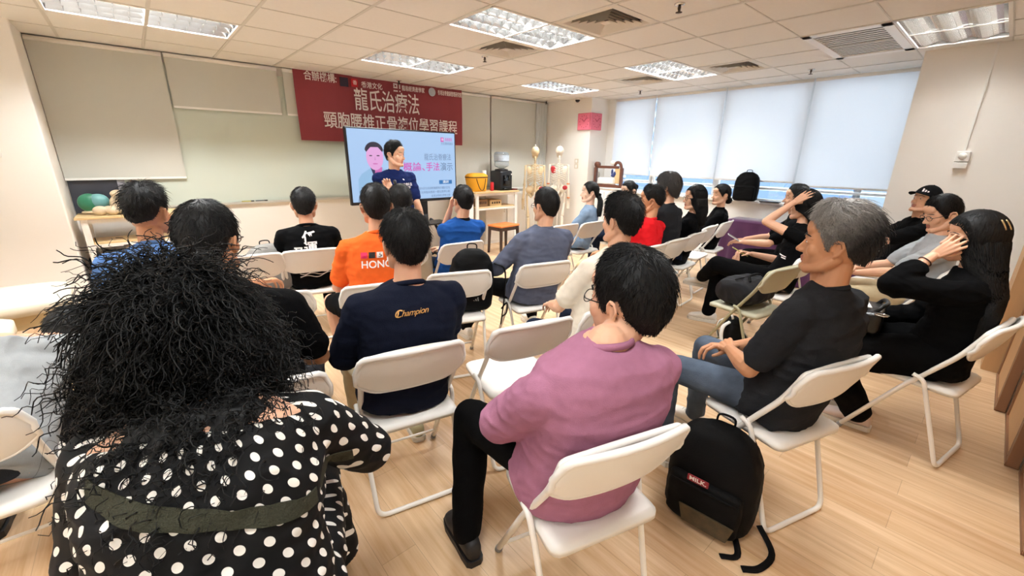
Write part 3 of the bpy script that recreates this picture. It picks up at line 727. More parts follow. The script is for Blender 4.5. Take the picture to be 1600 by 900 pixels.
# things on the table: cool bag, cups, dispenser
yel = mat('bag_yellow', '#e8a521', rough=.7, var=.08, vscale=10, bump=.1)
t = thing('cooler_bag', 'yellow cooler bag with dark straps on the side table', 'bag', (3.99, -.42, TZ))
bm = bmesh.new(); loft(bm, [((0, 0, 0), (.15, 0, 0), (0, .11, 0)), ((0, 0, .02), (.158, 0, 0), (0, .118, 0)), ((0, 0, .2), (.185, 0, 0), (0, .13, 0)), ((0, 0, .245), (.19, 0, 0), (0, .132, 0)), ((0, 0, .26), (.183, 0, 0), (0, .127, 0)), ((0, 0, .285), (.15, 0, 0), (0, .10, 0)), ((.01, 0, .295), (.09, 0, 0), (0, .06, 0))], 32, 3.2); mesh_obj('body', bm, yel, t)
bm = bmesh.new(); loft(bm, [((0, 0, .222), (.191, 0, 0), (0, .135, 0)), ((0, 0, .236), (.193, 0, 0), (0, .1365, 0))], 32, 3.2); mesh_obj('zip_band', bm, mat('strap_brown', '#3a2114', rough=.7, var=.1), t)
for s in (-1, 1):
    bm = bmesh.new(); tube(bm, smooth_path([(-.10, s*.135, .21), (-.06, s*.145, .09), (-.02, s*.147, .03), (.03, s*.147, .03), (.06, s*.145, .09), (.09, s*.135, .21)], 5), .009, 6, flat=.4); mesh_obj('strap', bm, mat('strap_brown', '#3a2114'), t)
t = thing('drinks_can', 'red can beside the yellow cooler bag', 'can', (4.255, -.5, TZ))
bm = bmesh.new(); lathe(bm, [(.024, 0), (.031, .008), (.032, .02), (.032, .128), (.026, .14), (.027, .146)], 20); mesh_obj('body', bm, mat('can_red', '#c0242b', rough=.3, var=.1, vscale=25), t)
bm = bmesh.new(); lathe(bm, [(.025, .1461), (.024, .1465)], 20); mesh_obj('lid', bm, chrome, t)
t = thing('paper_cups', 'slim white stack of paper cups behind the red can', 'cups', (4.22, -.33, TZ))
bm = bmesh.new(); lathe(bm, [(.026, 0), (.03, .02), (.033, .08), (.036, .085), (.033, .086), (.036, .10), (.033, .101), (.036, .115), (.033, .116), (.036, .13), (.033, .131), (.036, .33)], 20); mesh_obj('stack', bm, white_paint, t)
t = thing('water_dispenser', 'black tabletop water dispenser with upturned clear bottle', 'water dispenser', (4.53, -.42, TZ))
bm = bmesh.new(); box(bm, (0, 0, .165), (.28, .28, .33), bevel=.03, seg=4); mesh_obj('body', bm, black_plastic, t)
bm = bmesh.new(); box(bm, (0, -.142, .17), (.16, .02, .17), bevel=.008); box(bm, (0, -.16, .03), (.17, .06, .02), bevel=.006); mesh_obj('drip_bay', bm, mat('plastic_gloss', '#060607', rough=.12, var=.05), t)
for s in (-1, 1):
    bm = bmesh.new(); box(bm, (s*.05, -.155, .245), (.03, .03, .03), bevel=.006); tube(bm, [(s*.05, -.16, .24), (s*.05, -.165, .205)], .008, 8); mesh_obj('tap', bm, black_plastic, t)
bm = bmesh.new(); box(bm, (.11, -.141, .27), (.022, .004, .022)); mesh_obj('sticker', bm, white_paint, t, False)
bm = bmesh.new(); lathe(bm, [(.12, .33), (.115, .35), (.06, .362)], 24); mesh_obj('collar', bm, black_plastic, t)
bm = bmesh.new(); lathe(bm, [(.03, .35), (.05, .37), (.118, .40), (.13, .42), (.13, .46), (.124, .47), (.13, .48), (.13, .53), (.124, .54), (.13, .55), (.13, .60), (.12, .63), (.09, .64), (.02, .645)], 32)
mesh_obj('bottle', bm, mat('bottle_clear', '#dfeaf0', rough=.06, trans=.75, spec=.6, var=.02), t)
bm = bmesh.new(); loft(bm, [((0, 0, .49), (.1315, 0, 0), (0, .1315, 0)), ((0, 0, .585), (.1315, 0, 0), (0, .1315, 0))], 32, 2, cap=False)
o = mesh_obj('bottle_label', bm, mat('label_pale', '#b9c6d2', rough=.5, var=.3, vscale=35), t)
t = thing('tray', 'dark red tray edge at the right of the water dispenser', 'tray', (4.70, -.5, TZ), .2)
bm = bmesh.new(); box(bm, (0, 0, .006), (.14, .16, .012), bevel=.004); mesh_obj('base', bm, mat('tray_red', '#6b1f1f', rough=.4, var=.1), t)
bm = bmesh.new()
for s in (-1, 1): box(bm, (s*.066, 0, .014), (.008, .16, .016)); box(bm, (0, s*.076, .014), (.14, .008, .016))
mesh_obj('rim', bm, mat('tray_red', '#6b1f1f'), t, False)
# boxes on the shelf of that table
for i, (x, sx, sz, c, lab) in enumerate([(4.0, .2, .12, '#8a6a48', 'brown cardboard box on the table shelf, left end'), (4.28, .26, .10, '#c9a878', 'pale cardboard box with print on the table shelf, right end')]):
    t = thing('cardboard_box', lab, 'box', (x, -.44, TZ-.25), .05, 'boxes on the table shelf')
    bm = bmesh.new(); box(bm, (0, 0, sz/2), (sx, .26, sz)); mesh_obj('body', bm, mat('card_'+c, c, rough=.8, var=.1), t, False)
    bm = bmesh.new()
    for k in range(4): box(bm, (-sx*.3+sx*.2*k, -.131, sz*.55), (sx*.12, .002, sz*.35))
    mesh_obj('print', bm, mat('card_print', '#3b2c22', rough=.8, var=.3, vscale=60), t, False)

# ------------------------------------------------------------------ purple draped table and window sill things
pur = mat('velvet_purple', '#4c1747', rough=.85, var=.2, vscale=6, bump=.15, bscale=40, sheen=.4)
t = thing('draped_table', 'long low table draped in purple cloth under the window', 'table', (5.98, -4.75, 0), PI/2)
bm = bmesh.new()
N = 130; L2, D2, Ht = .95, .26, .735
per = []
def peri(u):
    u = u % 1; tot = 4*(L2+D2); d = u*tot
    for (x0, y0, x1, y1) in ((-L2, -D2, L2, -D2), (L2, -D2, L2, D2), (L2, D2, -L2, D2), (-L2, D2, -L2, -D2)):
        l = math.hypot(x1-x0, y1-y0)
        if d <= l: return V((x0+(x1-x0)*d/l, y0+(y1-y0)*d/l, 0))
        d -= l
rows = []
for j, z in enumerate((Ht, Ht-.01, .6, .4, .2, .012)):
    k = (Ht-z)/Ht; ring = []
    for i in range(N):
        p = peri(i/N); o_ = p.normalized(); w_ = .022*k*math.sin(i*1.45+.7*math.sin(i*.3))+.03*k
        ring.append(bm.verts.new(V((p.x, p.y, z))+V((o_.x*w_*.6, math.copysign(1, p.y)*w_ if abs(abs(p.y)-D2) < .01 else o_.y*w_, 0))))
    rows.append(ring)
for A, B in zip(rows, rows[1:]):
    for i in range(N): bm.faces.new((A[i], B[i], B[(i+1) % N], A[(i+1) % N]))
bm.faces.new(rows[0])
mesh_obj('drape', bm, pur, t)
bm = bmesh.new(); box(bm, (0, 0, Ht-.03), (2*L2-.04, 2*D2-.04, .04)); mesh_obj('tabletop', bm, light_wood, t, False)

def backpack(name, label, loc, rot, w, d, h, m, cat='backpack', tilt=0, trim=None, group=None, seed=1, slump=0):
    """soft pack: back at +y, pocket towards -y"""
    t = thing(name, label, cat, loc, rot, group)
    if tilt: t.rotation_euler = (tilt, 0, rot)
    trim = trim or m
    bm = bmesh.new()
    prof = [(0, .80, .86), (.06, .97, .97), (.3, 1.0, 1.0), (.6, .98, .92), (.8, .88, .78), (.92, .68, .60), (1.0, .34, .32)]
    loft(bm, [((0, -slump*z*h+.04*d*z, z*h), (w/2*a, 0, 0), (0, d/2*b, 0)) for z, a, b in prof], 28, 3.0)
    me = remesh(bm, max(.006, h*.022), 5); wrinkle(me, .007, (9, 9, 12), seed); me_obj('body', me, m, t)
    bm = bmesh.new(); loft(bm, [((0, -d*.42-slump*z*h, z*h), (w/2*a, 0, 0), (0, d*.16*b, 0)) for z, a, b in ((.03, .6, .7), (.08, .8, 1), (.4, .82, 1.05), (.5, .78, .8), (.53, .6, .4))], 24, 3.2)
    me = remesh(bm, max(.005, h*.02), 4); wrinkle(me, .004, (12, 12, 16), seed+3); me_obj('pocket', me, m, t)
    bm = bmesh.new(); loft(bm, [((0, -d*.585-slump*.45*h, h*.47), (w*.36, 0, 0), (0, .004, 0)), ((0, -d*.585-slump*.45*h, h*.485), (w*.36, 0, 0), (0, .004, 0))], 16, 4); mesh_obj('zipper', bm, trim, t)
    bm = bmesh.new(); tube(bm, smooth_path([(-.035, d*.16-slump*h, h*.95), (-.03, d*.2-slump*h, h*1.06), (.03, d*.2-slump*h, h*1.06), (.035, d*.16-slump*h, h*.95)], 5), .009, 8, flat=.5); mesh_obj('handle', bm, trim, t)
    for s in (-1, 1):
        bm = bmesh.new(); tube(bm, smooth_path([(s*w*.18, d*.3-slump*h*.9, h*.9), (s*w*.26, d*.62-slump*h*.7, h*.75), (s*w*.32, d*.66, h*.42), (s*w*.38, d*.5, h*.12)], 6), .022, 8, flat=.3); mesh_obj('shoulder_strap', bm, trim, t)
    return t
nylon = mat('nylon_black', '#060607', rough=.7, spec=.15, var=.2, vscale=9, bump=.25, bscale=240)
nylon2 = mat('nylon_charcoal', '#18181b', rough=.65, spec=.2, var=.2, vscale=9, bump=.2, bscale=200)
grey_can = mat('canvas_grey', '#85827d', rough=.75, var=.15, vscale=9, bump=.2, bscale=200)
backpack('backpack', 'black backpack standing on the window sill', (6.33, -3.80, SILL+.026), -PI/2+.15, .33, .20, .40, nylon, group=None, seed=4)
t = thing('tablet', 'thin black tablet lying on the window sill beside the backpack', 'tablet', (6.36, -4.13, SILL+.026), PI/2)
bm = bmesh.new(); box(bm, (0, 0, .008), (.25, .1, .016), bevel=.005); mesh_obj('body', bm, black_plastic, t); bm = bmesh.new(); box(bm, (0, 0, .0165), (.23, .085, .001)); mesh_obj('display', bm, mat('display_off', '#060608', rough=.08), t, False)
# milk backpack on the floor
t = backpack('backpack', 'black backpack with a small red label standing on the floor', (1.375, -5.70, 0), math.radians(-84), .37, .25, .445, nylon, seed=2)
bm = bmesh.new(); box(bm, (-.02, -.152, .255), (.085, .003, .028), bevel=.004); lb = mesh_obj('label', bm, mat('label_red', '#8f1f2b', rough=.6), t, False)
text_on('lettering', 'MILK.', .026, white_ink, lb, (-.055, -.1545, .255), width=.068, bold=.0006, extrude=.0004)
bm = bmesh.new(); loft(bm, [((.03, -.149, .03), (.09, 0, 0), (0, .004, 0)), ((.03, -.152, .11), (.11, 0, 0), (0, .004, 0))], 20, 4); mesh_obj('camouflage_patch', bm, mat('camo', '#4a3d28', rough=.7, var=.8, vscale=30), t, False)
for s, x in ((1, .20), (-1, .12)):
    bm = bmesh.new(); tube(bm, smooth_path([(x, .02, .05), (x+.06*s*.5+.04, -.05, .012), (x+.05, -.15, .006), (x+.0, -.2, .006)], 5), .014, 6, flat=.25); mesh_obj('strap_end', bm, nylon, t)
# black pack on the chair seat, straps hanging
p, a = CHAIRS['C7']
q = p+F(a)*.0+F(a-90)*.125
t = backpack('backpack', 'black backpack on the chair seat with straps hanging over the side', (q.x, q.y, .452), math.radians(a-90), .33, .21, .435, nylon, seed=5, slump=-.05)
t.rotation_euler = (0, .10, math.radians(a-90))
bm = bmesh.new(); tube(bm, smooth_path([(.16, .0, .34), (.23, -.05, .30), (.245, -.06, .1), (.24, -.06, -.12)], 6), .016, 6, flat=.25); mesh_obj('hanging_strap', bm, nylon, t)
bm = bmesh.new(); tube(bm, smooth_path([(.235, -.05, .0), (.27, -.06, .05), (.275, -.06, -.03), (.24, -.06, -.06)], 5), .006, 6); mesh_obj('strap_loop', bm, nylon, t)
bm = bmesh.new()
for k in range(3): quad(bm, [(-.02+.014*k, -.160, .10), (-.012+.014*k, -.160, .10), (-.012+.014*k-.006, -.160, .105+.012*k), (-.02+.014*k-.006, -.160, .105+.009*k)])
mesh_obj('logo', bm, rubber, t, False)
p, a = CHAIRS['C11']
backpack('backpack', 'grey backpack leaning on the chair beside the black T-shirt', (p.x+.12, p.y-.02, .452), math.radians(a-80), .34, .22, .37, grey_can, trim=nylon2, seed=6)
p, a = CHAIRS['C20']; q = p+F(a)*.0
t = thing('holdall', 'black soft holdall lying on the green chair seat', 'bag', (q.x, q.y+.0, .45), math.radians(a-90))
bm = bmesh.new(); loft(bm, [((x, .02, .105), (0, .16*k, 0), (0, 0, .10*k)) for x, k in ((-.19, .55), (-.17, .9), (-.05, 1.02), (.08, 1.0), (.17, .92), (.2, .5))], 26, 2.6)
me = remesh(bm, .008, 5); wrinkle(me, .014, (8, 10, 10), 9); me_obj('body', me, nylon2, t)
bm = bmesh.new(); tube(bm, smooth_path([(-.1, -.06, .2), (-.06, -.03, .235), (.06, -.03, .235), (.1, -.06, .2)], 6), .01, 6, flat=.5); mesh_obj('handle', bm, nylon, t)
bm = bmesh.new(); tube(bm, [(-.16, .02, .208), (.16, .02, .208)], .005, 6); mesh_obj('zipper', bm, nylon, t)
t = backpack('backpack', 'small black and white bag under the green chair', (3.28, -5.02, 0), .6, .26, .16, .26, nylon, trim=white_paint, seed=11)
t = thing('tote_bag', 'beige canvas tote bag beside the blue polo chair', 'bag', (1.44, -3.02, .452), .2)
bm = bmesh.new(); loft(bm, [((0, 0, z), (.13*k, 0, 0), (0, .07*k, 0)) for z, k in ((0, .9), (.03, 1), (.2, 1.02), (.28, .95), (.3, .7))], 20, 3); me = remesh(bm, .009, 4); wrinkle(me, .01, (10, 10, 10), 3); me_obj('body', me, mat('canvas_beige', '#b9aa90', rough=.85, var=.1, bump=.2), t)
bm = bmesh.new(); tube(bm, smooth_path([(-.05, 0, .27), (-.04, .0, .36), (.04, 0, .36), (.05, 0, .27)], 5), .007, 6); mesh_obj('handle', bm, mat('canvas_beige', '#b9aa90'), t)

# ------------------------------------------------------------------ column corner things
pink = mat('clock_pink', '#de6f84', rough=.5, var=.12, vscale=14)
t = thing('corner_clock', 'pink double faced clock wrapped around the column corner', 'clock', (5.92, -1.2, 2.0))
bm = bmesh.new(); box(bm, (-.02, .12, .14), (.04, .30, .28), bevel=.008); mesh_obj('left_case', bm, pink, t, False)
bm = bmesh.new(); box(bm, (.11, -.02, .14), (.30, .04, .28), bevel=.008); mesh_obj('right_case', bm, pink, t, False)
dk = mat('clock_dark', '#b23d57', rough=.5)
for nm, R in (('left_hands', Matrix.Translation((-.041, .12, .14)) @ Matrix.Rotation(-PI/2, 4, 'Z')), ('right_hands', Matrix.Translation((.12, -.041, .14)))):
    bm = bmesh.new(); box(bm, (.03, -.002, .03), (.012, .004, .09), rot=Matrix.Rotation(.8, 4, 'Y')); box(bm, (-.025, -.002, .02), (.012, .004, .07), rot=Matrix.Rotation(-.9, 4, 'Y'))
    for k in range(12): box(bm, (.10*math.sin(k*PI/6), -.001, .10*math.cos(k*PI/6)), (.014, .003, .014))
    bmesh.ops.transform(bm, matrix=R, verts=bm.verts); mesh_obj(nm, bm, dk, t, False)
t = thing('wall_switch', 'small white switch plate on the column', 'switch', (5.92, -.93, 1.42))
for k in range(2):
    bm = bmesh.new(); box(bm, (-.006, 0, .045-.09*k), (.012, .085, .085), bevel=.003); o = mesh_obj('plate', bm, mat('switch_ivory', '#d9cdb8', rough=.4, var=.03), t, False)
    bm = bmesh.new(); box(bm, (-.014, 0, .045-.09*k), (.006, .04, .05), bevel=.002); mesh_obj('rocker', bm, white_plastic, o, False)
t = thing('low_cabinet', 'low white cabinet in the corner between column and windows', 'cabinet', (6.2, -1.56, 0))
bm = bmesh.new(); box(bm, (0, 0, .505), (.40, .66, 1.0)); mesh_obj('body', bm, white_paint, t, False)
bm = bmesh.new(); box(bm, (0, 0, 1.012), (.44, .68, .02), bevel=.004); mesh_obj('top', bm, white_paint, t, False)
for s in (-1, 1):
    bm = bmesh.new(); box(bm, (-.208, s*.162, .5), (.016, .31, .9), bevel=.003); d = mesh_obj('door', bm, white_paint, t, False)
    bm = bmesh.new(); tube(bm, [(-.222, s*.03, .55), (-.222, s*.03, .65)], .005, 6); mesh_obj('handle', bm, chrome, d)
# wooden training frame with a head rest on the cabinet
brown = mat('frame_brown', '#6a4030', rough=.4, var=.2, vscale=20)
t = thing('traction_frame', 'brown wooden traction frame model standing on the corner cabinet', 'model', (6.1, -1.53, 1.023), -PI/2)
bm = bmesh.new()
for s in (-1, 1): box(bm, (s*.28, 0, .17), (.045, .06, .34), bevel=.006)
box(bm, (0, 0, .025), (.56, .12, .05), bevel=.008); box(bm, (-.04, 0, .35), (.5, .05, .045), bevel=.006); mesh_obj('frame', bm, brown, t, False)
bm = bmesh.new(); tube(bm, smooth_path([(.12, 0, .38), (.17, 0, .43), (.24, 0, .41), (.28, 0, .30)], 6), .026, 10); mesh_obj('arch', bm, brown, t)
bm = bmesh.new(); lathe(bm, [(.05, -.03), (.05, .03)], 20); o = mesh_obj('roller', bm, brown, t); o.location = (-.25, 0, .39); o.rotation_euler = (PI/2, 0, 0)
bm = bmesh.new(); box(bm, (-.02, 0, .11), (.36, .11, .12), bevel=.03, seg=3); mesh_obj('pad', bm, white_plastic, t)
bm = bmesh.new(); box(bm, (.2, 0, .2), (.11, .02, .26)); mesh_obj('board', bm, light_wood, t, False)
bm = bmesh.new(); ell(bm, (.11, 0, .21), (.05, .03, .03)); ell(bm, (.14, 0, .24), (.03, .03, .04)); ell(bm, (.08, 0, .27), (.018, .02, .05)); mesh_obj('clamp', bm, mat('clamp_blue', '#2f3f78', rough=.4, var=.2), t)
bm = bmesh.new(); ell(bm, (.09, -.01, .42), (.05, .04, .045)); mesh_obj('head_piece', bm, white_plastic, t)
bm = bmesh.new(); ell(bm, (-.21, 0, .20), (.02, .02, .06)); mesh_obj('weight', bm, rubber, t)

# ------------------------------------------------------------------ skeletons
def skeleton(label, loc, rot, h, bone, pad, arms=True):
    k = h/1.70; t = thing('skeleton_model', label, 'anatomical model', loc, rot, 'teaching skeletons'); t.scale = (k, k, k)
    red = mat('muscle_red', '#b3222b', rough=.5, var=.2)
    def part(name, bm, m=bone, vox=.005, sm=3):
        return me_obj(name, remesh(bm, vox, sm), m, t)
    bm = bmesh.new(); ell(bm, (0, -.01, 1.625), (.072, .092, .08)); ell(bm, (0, .05, 1.565), (.052, .045, .05)); chain(bm, [(-.045, .02, 1.56), (-.03, .075, 1.52), (.03, .075, 1.52), (.045, .02, 1.56)], [.013, .014, .014, .013]); sk = part('skull', bm)
    for s in (-1, 1):
        bm = bmesh.new(); ell(bm, (s*.026, .086, 1.592), (.017, .014, .016)); mesh_obj('eye_socket', bm, mat('socket_dark', '#2b211c', rough=.8), sk)
    bm = bmesh.new()
    for i in range(24):
        z = 1.52-.62*i/23; y = -.05+.03*math.sin(i/23*2*PI); r = .017+.013*i/23
        rc(bm, (0, y, z+.009), (0, y, z-.005), r*.85, r*.85, 10); rc(bm, (0, y-.01, z), (0, y-.045, z-.012), .007, .006, 6); rc(bm, (-.03, y-.012, z), (.03, y-.012, z), .005, .005, 6)
    part('spine', bm)
    for i in range(12):
        z = 1.385-.030*i; w_ = [.07, .095, .115, .125, .132, .136, .138, .136, .13, .12, .1, .08][i]; dp = [.10, .12, .135, .145, .15, .15, .15, .145, .13, .08, .05, .03][i]; dr = .05+.012*i
        for s in (-1, 1):
            n = 9 if i < 10 else 6; pts = []
            for q in range(n):
                an = -PI/2+(PI*.92 if i < 7 else PI*.8 if i < 10 else PI*.45)*q/(n-1); pts.append((s*w_*math.cos(an)**.8 if math.cos(an) > 0 else 0, -.02+dp*.62*math.sin(an), z-dr*(q/(n-1))*.9+.02))
            bm = bmesh.new(); tube(bm, pts, .0065, 6); mesh_obj('rib', bm, bone, t)
    bm = bmesh.new(); box(bm, (0, .085, 1.27), (.034, .012, .17), bevel=.005); mesh_obj('sternum', bm, bone, t)
    for s in (-1, 1):
        bm = bmesh.new(); tube(bm, smooth_path([(s*.015, .075, 1.375), (s*.08, .06, 1.39), (s*.15, .0, 1.385)], 4), .008, 8); mesh_obj('collar_bone', bm, bone, t)
        bm = bmesh.new(); ell(bm, (s*.10, -.085, 1.30), (.045, .012, .07), Matrix.Rotation(s*.25, 3, 'Y')); mesh_obj('shoulder_blade', bm, red if s < 0 and pad is not bone else bone, t)
        bm = bmesh.new(); chain(bm, [(s*.165, 0, 1.37), (s*.175, -.01, 1.2), (s*.18, -.01, 1.07)], [.022, .012, .02]); part('upper_arm_bone', bm)
        bm = bmesh.new(); rc(bm, (s*.172, -.01, 1.04), (s*.185, .02, .82), .012, .012); rc(bm, (s*.192, -.01, 1.04), (s*.205, .015, .82), .009, .013); part('forearm_bones', bm)
        for z, x in ((1.055, .18), (.81, .195)):
            bm = bmesh.new(); lathe(bm, [(.026, -.012), (.028, 0), (.026, .012)], 14, (s*x, .0, z)); mesh_obj('joint_ring', bm, pad, t)
        bm = bmesh.new()
        for f in range(5):
            x = s*(.175+.011*f); chain(bm, [(x, .02, .79), (x, .025, .71), (x, .03, .65), (x, .03, .61)], [.006, .005, .0045, .004], 6)
        part('hand_bones', bm, vox=.004, sm=1)
        bm = bmesh.new(); chain(bm, [(s*.09, 0, .90), (s*.13, 0, .87), (s*.12, .01, .7), (s*.1, .01, .50)], [.025, .02, .014, .03]); part('thigh_bone', bm)
        bm = bmesh.new(); rc(bm, (s*.09, .005, .455), (s*.08, 0, .10), .024, .016); rc(bm, (s*.115, -.01, .44), (s*.1, -.005, .09), .009, .011); part('shin_bones', bm)
        bm = bmesh.new(); ell(bm, (s*.10, .045, .48), (.022, .014, .024)); mesh_obj('kneecap', bm, pad, t)
        bm = bmesh.new(); ell(bm, (s*.085, -.03, .06), (.024, .04, .03))
        for f in range(5): chain(bm, [(s*(.07+.011*f), .02, .06), (s*(.065+.016*f), .11, .03), (s*(.065+.017*f), .15-.008*f, .022)], [.011, .008, .007], 6)
        part('foot_bones', bm, vox=.004, sm=1)
    bm = bmesh.new()
    for s in (-1, 1): ell(bm, (s*.085, -.01, .97), (.075, .05, .065), Matrix.Rotation(s*.5, 3, 'Y')); chain(bm, [(s*.09, .02, .91), (s*.03, .055, .88)], [.022, .016]); chain(bm, [(s*.09, 0, .91), (s*.06, -.01, .84), (s*.02, .04, .875)], [.02, .018, .014])
    ell(bm, (0, -.05, .93), (.04, .03, .06)); pv = part('pelvis', bm)
    bm = bmesh.new(); ell(bm, (.12, -.055, .99), (.045, .014, .04)); ell(bm, (-.135, .015, .96), (.022, .03, .03)); mesh_obj('muscle_paint', bm, red, pv)
    bm = bmesh.new(); tube(bm, [(0, -.10, .03), (0, -.10, .90), (0, -.06, .95)], .010, 10); tube(bm, [(0, -.01, 1.69), (0, -.01, 1.725), (0, .012, 1.735)], .004, 6)
    for a in range(5): tube(bm, [(0, -.10, .05), (.24*math.cos(a*1.2566), -.10+.24*math.sin(a*1.2566), .035)], .012, 8); ell(bm, (.24*math.cos(a*1.2566), -.10+.24*math.sin(a*1.2566), .018), (.012, .018, .018))
    mesh_obj('stand', bm, white_metal, t)
    return t
bone_w = mat('bone_white', '#eee5d5', rough=.5, var=.06, vscale=18); bone_y = mat('bone_ivory', '#d9c39c', rough=.5, var=.1, vscale=18)
skeleton('ivory coloured skeleton model on a stand in front of the white curtain', (5.05, -.72, 0), -.70, 1.70, bone_y, bone_y)
skeleton('white skeleton model with orange joint rings beside the column', (5.52, -.86, 0), -.78, 1.72, bone_w, mat('joint_orange', '#d97a3c', rough=.4, var=.1))

# ------------------------------------------------------------------ left side: bone models, couches
tz = .927
bonec = mat('model_bone', '#d9c4a6', rough=.5, var=.12, vscale=20)
def model(label, x, y, prims, m=bonec, extra=None):
    t = thing('bone_model', label, 'anatomical model', (x, y, tz), 0, 'bone models on the left table')
    bm = bmesh.new()
    for p in prims:
        if len(p) == 2: ell(bm, p[0], p[1])
        else: rc(bm, *p)
    me_obj('bones', remesh(bm, .006, 3), m, t)
    if extra:
        for nm, prs, mm in extra:
            bm = bmesh.new()
            for p in prs:
                if len(p) == 2: ell(bm, p[0], p[1])
                else: rc(bm, *p)
            me_obj(nm, remesh(bm, .006, 3), mm, t)
    return t
model('spine and pelvis model lying across the front of the left table', -.62, -.53, [((0.0, 0, .045), (.06, .04, .045)), ((.09, -.02, .04), (.05, .04, .04)), ((.18, -.01, .045), (.06, .045, .045)), ((.05, .02, .06), (.20, .02, .06), .025, .03), ((.26, 0, .035), (.04, .035, .035))])
model('skull base and neck model standing at the middle of the left table', -.48, -.42, [((0, 0, .09), (.07, .06, .09)), ((.01, 0, .19), (.06, .05, .04)), ((-.02, 0, .02), (.06, .05, .02))])
model('pelvis model lying near the edge of the left table', -.33, -.52, [((-.05, 0, .05), (.05, .04, .05)), ((.05, 0, .05), (.05, .04, .05)), ((0, 0, .04), (.04, .05, .04))])
model('pale knee joint model with upright shaft at the back of the left table', -.30, -.36, [((0, 0, .0), (0, 0, .10), .05, .035), ((0, 0, .1), (-.04, 0, .30), .028, .02), ((0, 0, .1), (.05, .02, .06), .045, .035)], mat('model_pink', '#c9a592', rough=.45, var=.12))
model('green and blue domed anatomical model at the left end of the left table', -.66, -.36, [((0, 0, .02), (.11, .06, .02))], bonec, [('green_shell', [((-.03, 0, .11), (.09, .06, .09))], mat('model_green', '#2f7a5c', rough=.35, var=.1)), ('blue_shell', [((.035, -.01, .12), (.085, .055, .075))], mat('model_teal', '#6fa6a6', rough=.35, var=.1)), ('red_band', [((.0, -.05, .05), (.06, -.05, .06), .014, .014)], mat('model_red', '#a8392c', rough=.4))])
for i, (x, lab) in enumerate([(-.62, 'black equipment case under the left table, nearer the pillar'), (-.2, 'black equipment case under the left table, farther from the pillar')]):
    t = thing('equipment_case', lab, 'case', (x, -.42, 0), 0, 'black cases under the left table')
    bm = bmesh.new(); box(bm, (0, 0, .26), (.36, .28, .52), bevel=.02, seg=3); mesh_obj('body', bm, nylon, t)
    bm = bmesh.new(); tube(bm, fillet([(-.07, 0, .52), (-.07, 0, .56), (.07, 0, .56), (.07, 0, .52)], .03), .009, 8); mesh_obj('handle', bm, black_plastic, t)
couch_m = mat('couch_cream', '#e3d8c1', rough=.45, var=.04, vscale=4, bump=.05)
def couch(label, x, y, rot, L, W, Hh):
    t = thing('treatment_couch', label, 'treatment couch', (x, y, 0), rot, 'cream treatment couches')
    bm = bmesh.new(); loft(bm, [((0, 0, Hh-.085), (L/2-.02, 0, 0), (0, W/2-.02, 0)), ((0, 0, Hh-.07), (L/2, 0, 0), (0, W/2, 0)), ((0, 0, Hh-.015), (L/2, 0, 0), (0, W/2, 0)), ((0, 0, Hh), (L/2-.025, 0, 0), (0, W/2-.025, 0))], 48, 7); mesh_obj('cushion', bm, couch_m, t)
    wd = mat('couch_wood', '#d8c296', rough=.45, var=.12, stretch=(1, 6, 6))
    bm = bmesh.new(); box(bm, (0, 0, Hh-.13), (L-.1, W-.1, .09), bevel=.005); mesh_obj('frame', bm, wd, t, False)
    bm = bmesh.new(); box(bm, (0, 0, .22), (L-.3, W-.2, .03)); mesh_obj('shelf', bm, wd, t, False)
    for sx in (-1, 1):
        for sy in (-1, 1):
            bm = bmesh.new(); loft(bm, [((sx*(L/2-.12), sy*(W/2-.09), 0), (.022, 0, 0), (0, .022, 0)), ((sx*(L/2-.12), sy*(W/2-.09), Hh-.09), (.03, 0, 0), (0, .03, 0))], 12, 5); g = mesh_obj('leg', bm, wd, t, False)
            bm = bmesh.new(); lathe(bm, [(.014, -.05), (.018, -.04), (.012, -.02), (.02, 0), (.012, .02), (.01, .03)], 12, (sx*(L/2-.12), sy*(W/2-.09)-.045, Hh-.18)); mesh_obj('knob', bm, mat('knob_wood', '#7a4a38', rough=.35, var=.1), g)
    return t
couch('cream padded treatment couch against the pillar', -1.62, -2.3, .08, 1.7, .60, .64)
couch('cream padded treatment couch at the left edge, nearer the camera', -1.85, -2.98, .05, 1.8, .56, .62)
t = thing('wall_socket', 'small socket plate on the pillar at the left edge of the picture', 'socket', (-1.155, -.66, 1.53))
bm = bmesh.new(); box(bm, (0, -.006, 0), (.09, .012, .13), bevel=.003); mesh_obj('plate', bm, white_plastic, t, False)
bm = bmesh.new(); box(bm, (0, -.014, .03), (.03, .006, .03), bevel=.002); mesh_obj('rocker', bm, black_plastic, t, False)
# thermostat with surface conduit on the cream pillar
t = thing('thermostat', 'white room thermostat with conduit on the cream pillar', 'thermostat', (5.6, -5.92, 1.53))
bm = bmesh.new(); box(bm, (-.018, 0, .05), (.036, .095, .095), bevel=.006); mesh_obj('dial_box', bm, white_plastic, t, False)
bm = bmesh.new(); lathe(bm, [(.03, 0), (.028, .008)], 24); o = mesh_obj('dial', bm, white_metal, t); o.location = (-.036, 0, .055); o.rotation_euler = (0, -PI/2, 0)
bm = bmesh.new(); box(bm, (-.018, 0, -.03), (.036, .095, .055), bevel=.005)
for s in (-1, 1): box(bm, (-.037, s*.02, -.03), (.004, .02, .01))
mesh_obj('switch_box', bm, white_plastic, t, False)
bm = bmesh.new(); box(bm, (-.007, 0, .57), (.014, .016, .94)); mesh_obj('conduit', bm, white_plastic, t, False)
